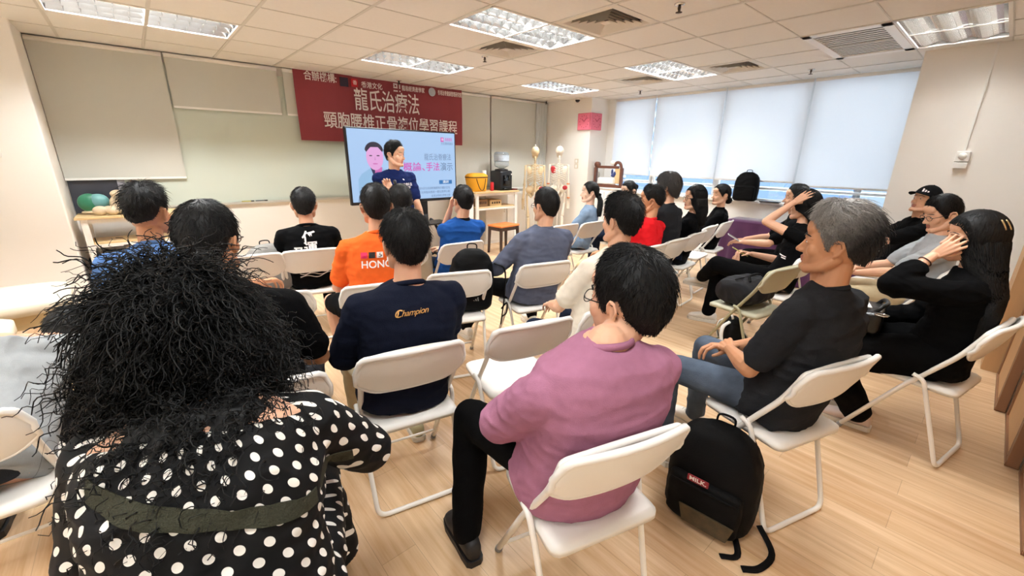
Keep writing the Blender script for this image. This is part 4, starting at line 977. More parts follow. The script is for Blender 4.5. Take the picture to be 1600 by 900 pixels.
# sliding wooden partition at the right
pw = mat('partition_wood', '#c69d70', rough=.5, var=.12, vscale=5, stretch=(6, 6, .4)); pw2 = mat('partition_edge', '#8a6244', rough=.5, var=.12, vscale=5, stretch=(6, 6, .4))
for i, (x0, x1, y) in enumerate([(3.60, 4.34, -6.56), (2.87, 3.60, -6.61), (2.13, 2.87, -6.66), (1.30, 2.13, -6.71)]):
    t = thing('sliding_panel', ['wooden sliding partition panel farthest along the right wall', 'wooden sliding partition panel second from the far end', 'wooden sliding partition panel third from the far end', 'wooden sliding partition panel nearest, at the bottom right corner'][i], 'partition panel', ((x0+x1)/2, y, 0), 0, 'sliding partition panels')
    bm = bmesh.new(); box(bm, (0, 0, 1.25), (x1-x0-.06, .03, 2.46)); mesh_obj('panel', bm, pw, t, False)
    for s in (-1, 1):
        bm = bmesh.new(); box(bm, (s*((x1-x0)/2-.03), 0, 1.25), (.06, .045, 2.48), bevel=.003); mesh_obj('edge_strip', bm, pw2, t, False)
    bm = bmesh.new(); box(bm, (-((x1-x0)/2-.075), .018, 1.25), (.008, .008, 2.44)); mesh_obj('metal_trim', bm, chrome, t, False)
    bm = bmesh.new(); box(bm, (0, 0, .012), (x1-x0-.02, .05, .022)); mesh_obj('bottom_rail', bm, pw2, t, False)
bm = bmesh.new(); box(bm, (4.62, -6.53, 1.26), (.5, .16, 2.52)); struct('trim_3', bm, pw)

# ------------------------------------------------------------------ people
CZ, CY, RX, RY, RZ = .022, -.008, .078, .099, .107
TH0 = math.acos((-.02-CZ)/RZ)
def skull_pt(a, q, t):
    """points on the scalp (head frame: +y face, +z up) with outward offset t, and normals"""
    a = np.asarray(a, float); q = np.asarray(q, float); t = np.asarray(t, float)
    qq = np.minimum(q, TH0); s, c = np.sin(qq), np.cos(qq)
    x = RX*s*np.sin(a); y = CY+RY*s*np.cos(a); z = CZ+RZ*c
    nx, ny, nz = x/RX**2, (y-CY)/RY**2, (z-CZ)/RZ**2
    low = q > TH0; zl = -.02-(q-TH0)*.1; f = np.clip((-.02-zl)/.085, 0, 1)
    sx = RX*math.sin(TH0)*(1-f)+.050*f; sy = RY*math.sin(TH0)*(1-f)+.054*f; oy = CY*(1-f)-.024*f
    x = np.where(low, sx*np.sin(a), x); y = np.where(low, oy+sy*np.cos(a), y); z = np.where(low, zl, z)
    nx = np.where(low, np.sin(a)/sx, nx); ny = np.where(low, np.cos(a)/sy, ny); nz = np.where(low, -2.0*f, nz)
    n = np.sqrt(nx*nx+ny*ny+nz*nz)+1e-9; N = np.stack([nx/n, ny/n, nz/n], -1)
    return np.stack([x, y, z], -1)+N*t[..., None], N
def z2q(z):
    z = np.asarray(z, float)
    return np.where(z >= -.02, np.arccos(np.clip((z-CZ)/RZ, -1, 1)), TH0+(-.02-z)/.1)
LINES = {
    'man': [(0, .074), (34, .070), (50, .048), (62, .014), (70, -.014), (79, -.012), (86, .022), (100, .026), (112, -.02), (130, -.052), (180, -.066)],
    'mature': [(0, .080), (30, .078), (45, .066), (58, .044), (67, .020), (73, -.012), (80, -.012), (86, .022), (100, .025), (112, -.02), (130, -.05), (180, -.062)],
    'fade': [(0, .078), (36, .074), (52, .056), (64, .03), (72, .012), (79, .012), (86, .035), (100, .035), (112, .0), (130, -.025), (180, -.04)],
    'full': [(0, .066), (34, .060), (50, .035), (62, .0), (72, -.03), (80, -.03), (88, .0), (100, .0), (112, -.04), (130, -.07), (180, -.09)],
    'woman': [(0, .070), (36, .064), (54, .036), (66, .0), (76, -.035), (86, -.05), (100, -.055), (130, -.075), (180, -.085)],
    'tied': [(0, .074), (34, .070), (50, .05), (62, .02), (72, -.01), (82, .0), (90, .03), (102, .03), (116, -.02), (135, -.05), (180, -.06)]}
def hairline(a, style):
    d = np.abs((np.degrees(a)+180) % 360-180); T = LINES[style]
    return z2q(np.interp(d, [p[0] for p in T], [p[1] for p in T]))
def vnoise(P, f, seed=0):
    return np.array([noise.noise((p[0]*f+seed, p[1]*f, p[2]*f-seed)) for p in P.reshape(-1, 3)]).reshape(P.shape[:-1])
def strands_arr(paths, r0, r1=.25):
    """paths n x k x 3 -> three sided tapered tubes"""
    n, k, _ = paths.shape
    T = np.gradient(paths, axis=1); T /= np.linalg.norm(T, axis=2, keepdims=True)+1e-9
    ref = np.where(np.abs(T[..., 2:3]) < .9, np.array([0, 0, 1.]), np.array([1., 0, 0]))
    A = np.cross(T, ref); A /= np.linalg.norm(A, axis=2, keepdims=True)+1e-9; B = np.cross(T, A)
    rad = np.linspace(1, r1, k)[None, :, None]*(r0 if np.isscalar(r0) else np.asarray(r0)[:, None, None])
    V3 = np.stack([paths+(A*math.cos(2*PI*j/3)+B*math.sin(2*PI*j/3))*rad for j in range(3)], 2)   # n,k,3,3
    idx = np.arange(n*k*3).reshape(n, k, 3); nx = np.roll(idx, -1, 2)
    Q = np.stack([idx[:, :-1], nx[:, :-1], nx[:, 1:], idx[:, 1:]], -1).reshape(-1, 4)
    return V3.reshape(-1, 3), Q
class HairBuf:
    def __init__(s): s.v = []; s.q = []; s.n = 0
    def add(s, v, q): s.v.append(np.asarray(v, np.float32)); s.q.append(np.asarray(q)+s.n); s.n += len(v)
    def add_mesh(s, me):
        """quads or tris of a mesh"""
        n = len(me.vertices); co = np.empty(n*3, np.float32); me.vertices.foreach_get('co', co)
        q = [tuple(p.vertices) if len(p.vertices) == 4 else tuple(p.vertices)+(p.vertices[-1],) for p in me.polygons]
        q = [x for x in q if len(x) == 4 and len(set(x)) == 4] ; s.add(co.reshape(-1, 3), np.array(q))
    def obj(s, name, m, parent):
        return me_obj(name, arr_mesh(name, np.concatenate(s.v), np.concatenate(s.q)), m, parent)
def xf(M, P):
    R = np.array(M.to_3x3()); t = np.array(M.translation); return P @ R.T+t
def cap_hair(buf, HM, style, t_top, t_side, n, L, lift=.25, seed=1, clump=.004, r=.0011, forward=.5, bald=0, part=False, steps=5):
    NA, NQ = 80, 26
    a = np.linspace(0, 2*PI, NA, endpoint=False); s = np.linspace(0, 1, NQ)
    Am, Sm = np.meshgrid(a, s); qm = hairline(Am, style); Q = .02+(qm-.02)*Sm
    def thick(A, Qv, qmx, P):
        top = np.clip(np.cos(np.minimum(Qv, PI/2)), 0, 1); base = t_side+(t_top-t_side)*top**.8
        edge = np.clip((qmx-Qv)/(.62 if style in ('man', 'fade', 'mature') else .34), 0, 1)**.65
        nz = vnoise(P, 34, seed)*.55+vnoise(P, 75, seed+5)*.45
        t_ = base*(.15+.85*edge)+clump*nz*(.3+.7*edge)
        return t_
    P0, _ = skull_pt(Am, Q, np.zeros_like(Q)); t = thick(Am, Q, qm, P0)
    P, _ = skull_pt(Am, Q, t)
    idx = np.arange(NA*NQ).reshape(NQ, NA); nx = np.roll(idx, -1, 1)
    quads = np.stack([idx[:-1], idx[1:], nx[1:], nx[:-1]], -1).reshape(-1, 4)
    buf.add(xf(HM, P.reshape(-1, 3)), quads)
    g = np.random.default_rng(seed+100)
    # locks lying over the cap
    A = g.uniform(0, 2*PI, n); qx = hairline(A, style); u = g.uniform(0, 1, n)**.75; Qs = .05+(qx-.05)*u
    P0, _ = skull_pt(A, Qs, np.zeros(n)); t0 = thick(A, Qs, qx, P0)-.0012
    path = []; ed = .22+.78*np.clip((qx-Qs)/.75, 0, 1) if style in ('man', 'fade', 'mature') else np.ones(n); Lr = L*g.uniform(.6, 1.15, n)*(.35+.65*ed); ac = A.copy(); qc = Qs.copy(); tt = t0.copy(); jig = g.normal(0, 1, (n, 2))
    frontw = np.clip(np.cos(A), 0, 1)
    for k in range(steps):
        p, N = skull_pt(ac, qc, tt); path.append(p)
        st = Lr/(steps-1)
        dq = st/.10*(.85+.15*jig[:, 0]); da = st/(.09*np.maximum(.25, np.sin(np.minimum(qc, TH0))))*(.30*jig[:, 1]+.25*forward*np.sin(ac)*-1*(1-frontw*.5))
        ac = ac+da; qc = np.minimum(qc+dq, hairline(ac, style)+.05)
        tt = tt+st*lift*ed*(1.15-.25*k)*(.6+.8*np.abs(jig[:, 0]))
    path = np.stack(path, 1)
    v, q = strands_arr(path, r*g.uniform(.7, 1.5, n)); buf.add(xf(HM, v), q)
def loft_strands(buf, rings, n, r=.0014, a0=0, a1=2*PI, seed=3, jitter=.006, out=.002, t0=(0, .35), t1=(.85, 1.0), steps=16, wave=0):
    """hair falling along a tapering volume; rings: (cx, cy, cz, rx, ry)"""
    g = np.random.default_rng(seed); R = np.array(rings, float); m = len(R)-1
    A = g.uniform(a0, a1, n); s0 = g.uniform(*t0, n); s1 = g.uniform(*t1, n); ph = g.uniform(0, 6.28, n); fr = g.uniform(5, 9, n)
    path = []
    for k in range(steps):
        u = (s0+(s1-s0)*k/(steps-1))*m; i = np.clip(u.astype(int), 0, m-1); f = (u-i)[:, None]; w_ = R[i]*(1-f)+R[i+1]*f
        aa = A+.05*np.sin(u*1.3+ph); rr = 1+out*10*np.sin(u*2+ph)
        x = w_[:, 0]+w_[:, 3]*rr*np.cos(aa); y = w_[:, 1]+w_[:, 4]*rr*np.sin(aa); z = w_[:, 2]
        if wave: x = x+wave*np.sin(u*fr/2+ph); y = y+wave*np.cos(u*fr/2+ph)
        path.append(np.stack([x, y, z], -1)+g.normal(0, jitter*.12, (n, 3)))
    v, q = strands_arr(np.stack(path, 1), r*g.uniform(.7, 1.4, n), .4); buf.add(v, q)
def hang_hair(buf, rings, n, **k):
    bm = bmesh.new(); loft(bm, [((c[0], c[1], c[2]), (c[3]*.96, 0, 0), (0, c[4]*.96, 0)) for c in rings], 30, 2.2)
    me = remesh(bm, .010, 3); wrinkle(me, .006, (30, 30, 3), k.get('seed', 1)); buf.add_mesh(me); bpy.data.meshes.remove(me)
    loft_strands(buf, rings, n, **k)
def curl_locks(buf, P, N, n, length, rad, r, seed, down=.8, steps=18, turns=3.5, out=(.03, .22)):
    g = np.random.default_rng(seed); i = g.integers(0, len(P), n); p = P[i]; gv = np.array([0, -.08, -1.])*down*g.uniform(.5, 1.3, (n, 1)); gv = gv-N[i]*np.minimum(0, np.sum(gv*N[i], 1, keepdims=True)); d = N[i]*g.uniform(*out, (n, 1))+gv+g.normal(0, .25, (n, 3))
    d /= np.linalg.norm(d, axis=1, keepdims=True); ref = g.normal(0, 1, (n, 3)); A = np.cross(d, ref); A /= np.linalg.norm(A, axis=1, keepdims=True); B = np.cross(d, A)
    L = length*g.uniform(.4, 1.2, n)[:, None]; ph = g.uniform(0, 6.28, n)[:, None]; tn = turns*g.uniform(.5, 1.4, n)[:, None]; rd = rad*g.uniform(.4, 1.3, n)[:, None]; path = []
    for k in range(steps):
        u = k/(steps-1); an = ph+tn*2*PI*u; grow = min(1, u*3+.1)
        path.append(p-N[i]*.008+d*L*u+np.array([0, 0, -.03])*u*u+A*np.cos(an)*rd*grow+B*np.sin(an)*rd*grow)
    v, q = strands_arr(np.stack(path, 1), r*g.uniform(.6, 1.5, n), .5); buf.add(v, q)

def ik(S_, W_, a, b, hint):
    S_, W_ = V(S_), V(W_); d = W_-S_; L = min(d.length, (a+b)*.995)
    if L < d.length: W_ = S_+d.normalized()*L; d = W_-S_
    L = max(L, abs(a-b)+.01); x = (a*a-b*b+L*L)/(2*L); h = math.sqrt(max(0, a*a-x*x)); dn = d.normalized()
    hv = V(hint); hv = (hv-dn*hv.dot(dn)); hv = hv.normalized() if hv.length > 1e-6 else V((0, 0, -1))
    return S_+dn*x+hv*h, W_
def hand(bm, W_, d, back, thumb, curl=.4, spread=1.0, k=1.0, fingers=None):
    """palm with four unequal jointed fingers and a thumb from the side; d: pointing, back: back of hand, thumb: thumb side"""
    d = V(d).normalized(); b = V(back); b = (b-d*b.dot(d)).normalized(); s = d.cross(b)
    if s.dot(V(thumb)) < 0: s = -s
    def P(x, y, z): return V(W_)+(s*x+d*y+b*z)*k
    kn = [(.031, .088, .003), (.011, .093, .005), (-.010, .089, .003), (-.029, .080, 0)]
    for i, q in enumerate(kn):
        rc(bm, P(.016-.0105*i, .006, 0), P(*q), .0135*k, .0108*k, 8)
    ell(bm, P(.0, .05, -.003), (.034*k, .042*k, .013*k), Matrix((s, d, b)).transposed(), 12, 8)
    Ls = [(.043, .026, .021), (.047, .029, .022), (.043, .027, .021), (.034, .021, .019)]; fan = [.14, .04, -.06, -.19]
    for i, q in enumerate(kn):
        ci = curl if fingers is None else fingers[i]
        f = (d+s*fan[i]*spread).normalized(); p = P(*q); an = 0; rad = [.0092, .0082, .0074, .0060]
        if i == 3: rad = [x*.86 for x in rad]
        for j in range(3):
            an += ci*(.75, 1.05, .65)[j]; dr = f*math.cos(an)-b*math.sin(an); p2 = p+dr*Ls[i][j]*k; rc(bm, p, p2, rad[j]*k, rad[j+1]*k, 8); p = p2
    c = curl; T = [P(.016, .018, -.004), P(.040, .046, -.012-.010*c), P(.054-.012*c, .074, -.018-.022*c), P(.056-.022*c, .098, -.020-.034*c)]
    chain(bm, T, [.0145*k, .012*k, .0098*k, .0078*k], 8)
def spine_fn(H0, sh, b):
    H0, sh = V(H0), V(sh)
    def f(t): return H0+(sh-H0)*t+V((0, -b*math.sin(PI*max(0, min(1, t))), 0))
    return f
def face_prims(bm, HM, HR, female=False, fat=1.0, ears=True):
    def P(x, y, z): return HM @ V((x, y, z))
    ell(bm, P(0, CY, CZ), (RX, RY, RZ), HR, 28, 18)
    ell(bm, P(0, .030, -.03), (.061*fat, .062, .082), HR, 20, 14)
    j = .052*fat if not female else .047
    for s in (-1, 1):
        chain(bm, [P(s*j*1.08, -.012, -.045), P(s*j, .022, -.078), P(s*.022, .068, -.098)], [.024, .022*fat, .019], 12)
        ell(bm, P(s*.040*fat, .058, -.024), (.024, .022, .026), HR, 12, 8)
        rc(bm, P(s*.014, .0865, .022), P(s*.046, .069, .020), .0095 if not female else .0075, .009, 8)
        ell(bm, P(s*.031, .0735, .0045), (.0155, .0125, .0105), HR, 12, 8)
        ell(bm, P(s*.0115, .0985, -.033), (.0085, .0095, .0075), HR, 10, 8)
        rc(bm, P(s*.020, .080, -.0585), P(0, .0915, -.0565), .0055, .0072, 8); rc(bm, P(s*.018, .080, -.0665), P(0, .0885, -.068), .006, .0082, 8)
        if not ears: continue
        # ear: thin shell, raised rim, lobe
        er = HR @ Matrix.Rotation(s*.50, 3, 'Z') @ Matrix.Rotation(-.12, 3, 'X')
        ell(bm, P(s*.0805, -.012, -.004), (.0046, .0170, .028), er, 14, 10)
        rim = [(.079, .005, -.012), (.084, .003, .010), (.091, -.009, .025), (.097, -.025, .021), (.097, -.031, .002), (.091, -.023, -.018), (.082, -.009, -.032)]
        chain(bm, [P(s*x, y, z) for x, y, z in rim], [.0042, .0046, .0050, .0050, .0048, .0046, .0062], 8)
    chain(bm, [P(0, .0815, .016), P(0, .0955, -.010), P(0, .1075, -.029)], [.0085, .0088, .0115], 10)
    ell(bm, P(0, .082, -.094), (.020, .016, .016), HR, 12, 8)
    ell(bm, P(0, .076, -.062), (.030, .013, .020), HR, 12, 8)
    ell(bm, P(0, .070, .058), (.055, .026, .036), HR, 14, 10)
GLASS = [0]
def glasses(HM, parent, m, round_=True, lens=True):
    def P(x, y, z): return HM @ V((x, y, z))
    bm = bmesh.new()
    for s in (-1, 1):
        rx, rz = (.023, .021) if round_ else (.026, .017)
        tube(bm, [P(s*.033+rx*math.cos(q*2*PI/20), .099-.25*abs(s*.033+rx*math.cos(q*2*PI/20)-s*.033)*.3-.06*max(0, abs(s*.033+rx*math.cos(q*2*PI/20))-.03), .002+rz*math.sin(q*2*PI/20)) for q in range(20)], .0016, 6, closed=True)
        tube(bm, smooth_path([P(s*.057, .094, .006), P(s*.075, .075, .008), P(s*.083, .02, .010), P(s*.084, -.012, .012), P(s*.083, -.03, -.006)], 4), .0019, 6)
    tube(bm, [P(-.011, .101, .006), P(0, .104, .009), P(.011, .101, .006)], .0016, 6)
    return mesh_obj('glasses', bm, m, parent)

PEOPLE = {}
def person(key, label, base, yaw, head, hyaw=0, hpitch=0, hroll=0, skin_k='mid', sh=None, sw=.170, gw=1.0, gd=1.0, bulge=.035, tw=0, stand=False, detail=1,
           female=False, shirt=None, sleeve='short', shirt_name='shirt', trousers=None, legs_short=False, feet=None, knees=None, hands=None, hints=None, hand_kw=None,
           shoe=None, hair=None, face=True, eyes=True, collar=None, fat=1.0, hip_z=None, skirt=False, cuffs=None, flare=1.0, group='people in the room', hem=True, neckw=1.0, head_k=1.0, hy=.02, sdrop=.042, ears=True, low_neck=False):
    """seated or standing figure; base: seat centre on the floor, head: top of head (world)"""
    t = thing('person', label, 'person', (base[0], base[1], 0), math.radians(yaw-90), group)
    RZm = Matrix.Rotation(-math.radians(yaw-90), 4, 'Z')
    def loc(p): q = RZm @ (V(p)-V((base[0], base[1], 0))); return q
    hz = hip_z or (.93 if stand else .535); sk = skin(skin_k)
    ht = loc(head); hc = V((ht.x, ht.y, ht.z-.140*head_k))
    HR = (Matrix.Rotation(math.radians(hyaw-yaw), 3, 'Z') @ Matrix.Rotation(math.radians(hpitch), 3, 'X') @ Matrix.Rotation(math.radians(hroll), 3, 'Y'))
    HM = Matrix.Translation(hc) @ HR.to_4x4() @ Matrix.Scale(head_k, 4)
    HRs = HR*head_k
    H0 = V((0, -.045+hy if not stand else 0, hz-.03))
    if sh is None:
        sh = V((H0.x+(hc.x-H0.x)*.8, H0.y+(hc.y-H0.y)*.8-.030, hc.z-.162*head_k))
    else: sh = loc(sh)
    sp = spine_fn(H0, sh, bulge)
    twr = math.radians(tw)
    def ring(tt, hw, hd):
        c = sp(tt); T = (sp(tt+.03)-sp(tt-.03)).normalized(); X = V((math.cos(twr*tt), math.sin(twr*tt), 0)); X = (X-T*X.dot(T)).normalized(); Y = T.cross(X)
        return (c, X*hw, Y*hd)
    PR = [(-.10, .170, .135), (0, .180, .142), (.2, .170, .135), (.45, .168, .126), (.65, .182, .124), (.80, .186, .115), (.9, .170, .098), (.97, .120, .076), (1.03, .068, .060)]
    if female: PR = [(-.10, .172, .132), (0, .180, .138), (.2, .155, .118), (.45, .146, .108), (.65, .158, .118), (.80, .162, .105), (.9, .150, .09), (.97, .105, .07), (1.03, .060, .055)]
    S_ = {}
    Xs = V((math.cos(twr), math.sin(twr), 0)); c9 = sp(.92)
    for s in (-1, 1): S_[s] = c9+Xs*s*sw+V((0, 0, -sdrop))
    hands = hands or {}; hints = hints or {}; hand_kw = hand_kw or {}
    arms = {}
    ua, fa = .285, .245
    for s in (-1, 1):
        W_ = loc(hands[s]) if s in hands else (V((s*.075, .27, hz+.115)) if not stand else V((s*.25, .06, .80)))
        hint = RZm.to_3x3() @ V(hints[s]) if s in hints else V((s*.75, -.35, -.6))
        E_, W_ = ik(S_[s], W_, ua, fa, hint); arms[s] = (S_[s], E_, W_)
    knees = knees or {}; feet = feet or {}; legs = {}
    for s in (-1, 1):
        hp = V((s*.088, H0.y+.01, hz))
        ft = V((*feet[s], .085)) if s in feet and len(feet[s]) == 2 else (V(feet[s]) if s in feet else (V((s*.13, .40, .085)) if not stand else V((s*.10, .0, .085))))
        if s in knees: kn = V(knees[s])
        else:
            kn, ft = ik(hp, ft, .425, .425, V((s*.12, .75, .65)) if not stand else V((0, 1, 0)))
        legs[s] = (hp, kn, ft)
    vox = .0036 if detail >= 2 else .0046
    # ---- the body, one surface
    bm = bmesh.new()
    face_prims(bm, HM, HRs, female, fat, ears and not (hair or {}).get('line') == 'woman')
    nk = .050*neckw if not female else .043*neckw
    rc(bm, sp(.96)+V((0, .0, .0)), HM @ V((0, -.022, -.045)), nk*1.14, nk, 16)
    rc(bm, sp(.90), sp(.99), .075, nk*1.15, 14)
    if not female:
        rc(bm, HM @ V((0, .035, -.085)), sp(.98)+V((0, .035, 0)), .028, .03, 10)
    loft(bm, [ring(a, b*(.97 if low_neck and a > .75 else .86)*gw, c*(.97 if low_neck and a > .75 else .86)*gd) for a, b, c in PR], 26, 2.2)
    for s in (-1, 1):
        A, E_, W_ = arms[s]; k = .92 if female else 1.0
        rc(bm, A, sp(.92), .054*k, .05*k, 12)
        chain(bm, [A, A+(E_-A)*.45, E_], [.052*k, .046*k, .036*k], 12)
        m1 = E_+(W_-E_)*.3; chain(bm, [E_, m1, W_], [.037*k, .039*k, .0245*k], 12)
        kw = dict(hand_kw.get(s, {})); dd = kw.pop('d', None); d = (RZm.to_3x3() @ V(dd)) if dd else (W_-E_).normalized()
        bk = kw.pop('back', None); bk = (RZm.to_3x3() @ V(bk)) if bk else V((s*.25, .1, 1)); th = kw.pop('thumb', None); th = (RZm.to_3x3() @ V(th)) if th else V((-s, .2, 0))
        hand(bm, W_+d*.008, d, bk, th, k=(.90 if female else 1.0), **kw)
    if legs_short:
        for s in (-1, 1):
            hp, kn, ft = legs[s]; chain(bm, [hp, kn], [.08, .055], 14); chain(bm, [kn, kn+(ft-kn)*.3, ft], [.053, .056, .036], 14); rc(bm, ft, ft+V((0, .08, -.04)), .034, .028, 8)
    me = remesh(bm, vox, 2, .5)
    # lips keep their own colour
    inv = HM.inverted(); n = len(me.vertices); cov = np.empty(n*3, np.float32); me.vertices.foreach_get('co', cov)
    L = xf(inv, cov.reshape(-1, 3)); npoly = len(me.polygons)
    if face and npoly:
        lips = (np.abs(L[:, 0]) < .024) & (L[:, 2] > -.077) & (L[:, 2] < -.049) & (L[:, 1] > .0855)
        ls = np.empty(npoly, np.int32); me.polygons.foreach_get('loop_start', ls); vi = np.empty(len(me.loops), np.int32); me.loops.foreach_get('vertex_index', vi)
        mi = lips[vi[ls]].astype(np.int32)
    body = me_obj('body', me, [sk, lip], t)
    if face and npoly: me.polygons.foreach_set('material_index', mi)
    # ---- clothes
    if shirt is not None:
        bm = bmesh.new()
        rr = [(a, b*gw, c*gd) for a, b, c in PR]
        if low_neck: rr = [r for r in rr if r[0] < .85]+[(.885, rr[6][1]*1.0, rr[6][2]*1.04)]
        if not hem: rr = [r for r in rr if r[0] > -.05]
        loft(bm, [ring(*r) for r in rr], 28, 2.35)
        for s in (-1, 1):
            A, E_, W_ = arms[s]; k = (.9 if female else 1.0)*(.5+.5*gw)
            rc(bm, A, sp(.90), .066*k, .066*k, 14)
            if sleeve == 'cap': chain(bm, [A, A+(E_-A)*.3], [.066*k, .06*k], 14)
            if sleeve == 'short': chain(bm, [A, A+(E_-A)*.45, A+(E_-A)*.74], [.068*k, .066*k, .062*k], 14)
            elif sleeve == 'long': chain(bm, [A, A+(E_-A)*.5, E_, E_+(W_-E_)*.5, E_+(W_-E_)*.97], [.066*k, .061*k, .054*k, .048*k, .038*k], 14)
            elif sleeve == 'elbow': chain(bm, [A, A+(E_-A)*.5, E_, E_+(W_-E_)*.22], [.07*k, .068*k, .064*k, .06*k], 14)
            elif sleeve == 'rolled': chain(bm, [A, A+(E_-A)*.5, E_, E_+(W_-E_)*.55], [.068*k, .066*k, .062*k, .058*k], 14)
        me = remesh(bm, .0075 if detail < 2 else .0065, 7, .55)
        wrinkle(me, .011, (6, 6, 13), hash(key) % 97 if False else sum(map(ord, key)) % 97)
        wrinkle(me, .005, (13, 15, 26), sum(map(ord, key)) % 71)
        so = me_obj(shirt_name, me, shirt, t)
        PEOPLE[key] = dict(root=t, shirt=so, sp=sp, ring=ring, S=S_, arms=arms, HM=HM, hz=hz, body=body, loc=loc)
        if collar:
            bm = bmesh.new(); c0 = sp(.985); T = (sp(1.0)-sp(.9)).normalized()
            X = Xs; Y = T.cross(X).normalized()
            if collar[0] == 'crew': pts = [c0+X*math.cos(q*PI/14)*nk*1.30+Y*(math.sin(q*PI/14)*nk*1.26+.004)+T*(.010-.012*math.sin(q*PI/14)) for q in range(28)]; tube(bm, pts, .0085, 8, closed=True, flat=1.3); nm = 'neckband'
            else:
                nm = 'collar'
                for h, rk in ((.0, 1.42), (.014, 1.36), (.028, 1.26)): pass
                loft(bm, [(c0+T*h+Y*.002, X*nk*rk, Y*nk*rk*.96) for h, rk in ((-.03, 1.55), (-.012, 1.50), (.008, 1.40), (.022, 1.30), (.028, 1.22))], 24, 2.1, cap=False)
                loft(bm, [(c0+T*h+Y*.002, X*nk*rk, Y*nk*rk*.96) for h, rk in ((-.03, 1.42), (.008, 1.28), (.028, 1.22))], 24, 2.1, cap=False)
            mesh_obj(nm, bm, collar[1], t)
    if trousers is not None:
        bm = bmesh.new(); fl = flare
        if skirt:
            ka = (legs[-1][1]+legs[1][1])/2
            loft(bm, [((0, H0.y-.11, hz-.0), (.15*gw, 0, 0), (0, 0, .07)), ((0, H0.y, hz), (.185*gw, 0, 0), (0, 0, .088)), ((0, .2, hz-.005), (.19, 0, 0), (0, 0, .085)), ((ka.x, ka.y, ka.z-.02), (.19, 0, 0), (0, 0, .075))], 26, 2.6)
            loft(bm, [((ka.x, ka.y-.02, ka.z), (.185, 0, 0), (0, .075, 0)), ((ka.x, ka.y+.015, ka.z-.2), (.20*fl, 0, 0), (0, .085, 0)), ((ka.x, ka.y, ka.z-.34), (.21*fl, 0, 0), (0, .10, 0))], 26, 2.6)
        else:
            if not stand: ell(bm, (0, H0.y, hz+.0), (.172*gw, .135*gd, .088), None, 22, 14)
            else: loft(bm, [((0, 0, hz-.12), (.165*gw, 0, 0), (0, .115, 0)), ((0, 0, hz), (.178*gw, 0, 0), (0, .13, 0)), ((0, 0, hz+.1), (.165*gw, 0, 0), (0, .122, 0))], 22, 2.3)
            for s in (-1, 1):
                hp, kn, ft = legs[s]
                if legs_short: chain(bm, [hp, hp+(kn-hp)*.5, hp+(kn-hp)*.84], [.088, .084, .078], 16)
                else:
                    an = ft+(kn-ft).normalized()*.0
                    chain(bm, [hp, hp+(kn-hp)*.5, kn], [.088*fl, .078*fl, .066*fl], 16); chain(bm, [kn, kn+(an-kn)*.35, an+V((0, 0, .02))], [.066*fl, .064*fl, .052*fl], 16)
        me = remesh(bm, .008, 6, .55); wrinkle(me, .007, (10, 10, 13), sum(map(ord, key)) % 89+5)
        me_obj('skirt' if skirt else 'shorts' if legs_short else 'trousers', me, trousers, t)
    if shoe is not None:
        up, solm = shoe
        for s in (-1, 1):
            hp, kn, ft = legs[s]; zb = max(0, ft.z-.085)
            fd = V((ft.x-hp.x, .0, 0))*.4+V((0, 1, 0)); fd = V((fd.x, fd.y, 0)).normalized(); sd = V((fd.y, -fd.x, 0))
            def Q(y, z): return V((ft.x, ft.y, zb))+fd*y+V((0, 0, z))
            bm = bmesh.new()
            loft(bm, [(Q(y, .022+h/2), sd*w_, V((0, 0, h/2))) for y, w_, h in ((-.082, .018, .05), (-.07, .032, .075), (-.03, .037, .088), (.02, .040, .082), (.07, .043, .062), (.12, .046, .048), (.155, .040, .038), (.175, .022, .026))], 20, 2.5)
            chain(bm, [Q(-.02, .08), Q(-.015, .10)], [.036, .038], 12)
            me = remesh(bm, .006, 3); so_ = me_obj('shoe', me, up, t)
            bm = bmesh.new(); R = [(-.088, .02), (-.075, .035), (-.03, .040), (.02, .041), (.07, .046), (.12, .049), (.16, .042), (.182, .022)]
            top, bot = [], []
            ol = [(y, w_) for y, w_ in R]+[(y, -w_) for y, w_ in reversed(R)]
            va = [bm.verts.new(Q(y, .03)+sd*w_) for y, w_ in ol]; vb = [bm.verts.new(Q(y, .002)+sd*w_) for y, w_ in ol]; bm.faces.new(va); bm.faces.new(list(reversed(vb)))
            for k in range(len(ol)): bm.faces.new((va[k], vb[k], vb[(k+1) % len(ol)], va[(k+1) % len(ol)]))
            bmesh.ops.recalc_face_normals(bm, faces=bm.faces); mesh_obj('sole', bm, solm, so_, False)
            bm = bmesh.new()
            for k in range(4): tube(bm, [Q(.035+.022*k, .098-.011*k)-sd*.018, Q(.04+.022*k, .104-.011*k), Q(.045+.022*k, .098-.011*k)+sd*.018], .0028, 5)
            mesh_obj('laces', bm, solm, so_)
    if eyes:
        for s in (-1, 1):
            bm = bmesh.new(); ell(bm, HM @ V((s*.031, .0772, .0042)), (.0112*head_k, .0105*head_k, .0050*head_k), HR, 16, 10); eo = mesh_obj('eye', bm, eye_white, t)
            bm = bmesh.new(); ell(bm, HM @ V((s*.031, .0852, .0042)), (.0050*head_k, .0032*head_k, .0045*head_k), HR, 14, 8); mesh_obj('iris', bm, eye_dark, eo)
    if face and eyes:
        for s in (-1, 1):
            bm = bmesh.new(); tube(bm, smooth_path([HM @ V((s*.014, .0965, .0275)), HM @ V((s*.031, .0905, .032)), HM @ V((s*.050, .073, .026))], 4), [.0024]*4+[.0034]*4+[.0012], 6, flat=.6)
            mesh_obj('eyebrow', bm, hair_brown, t)
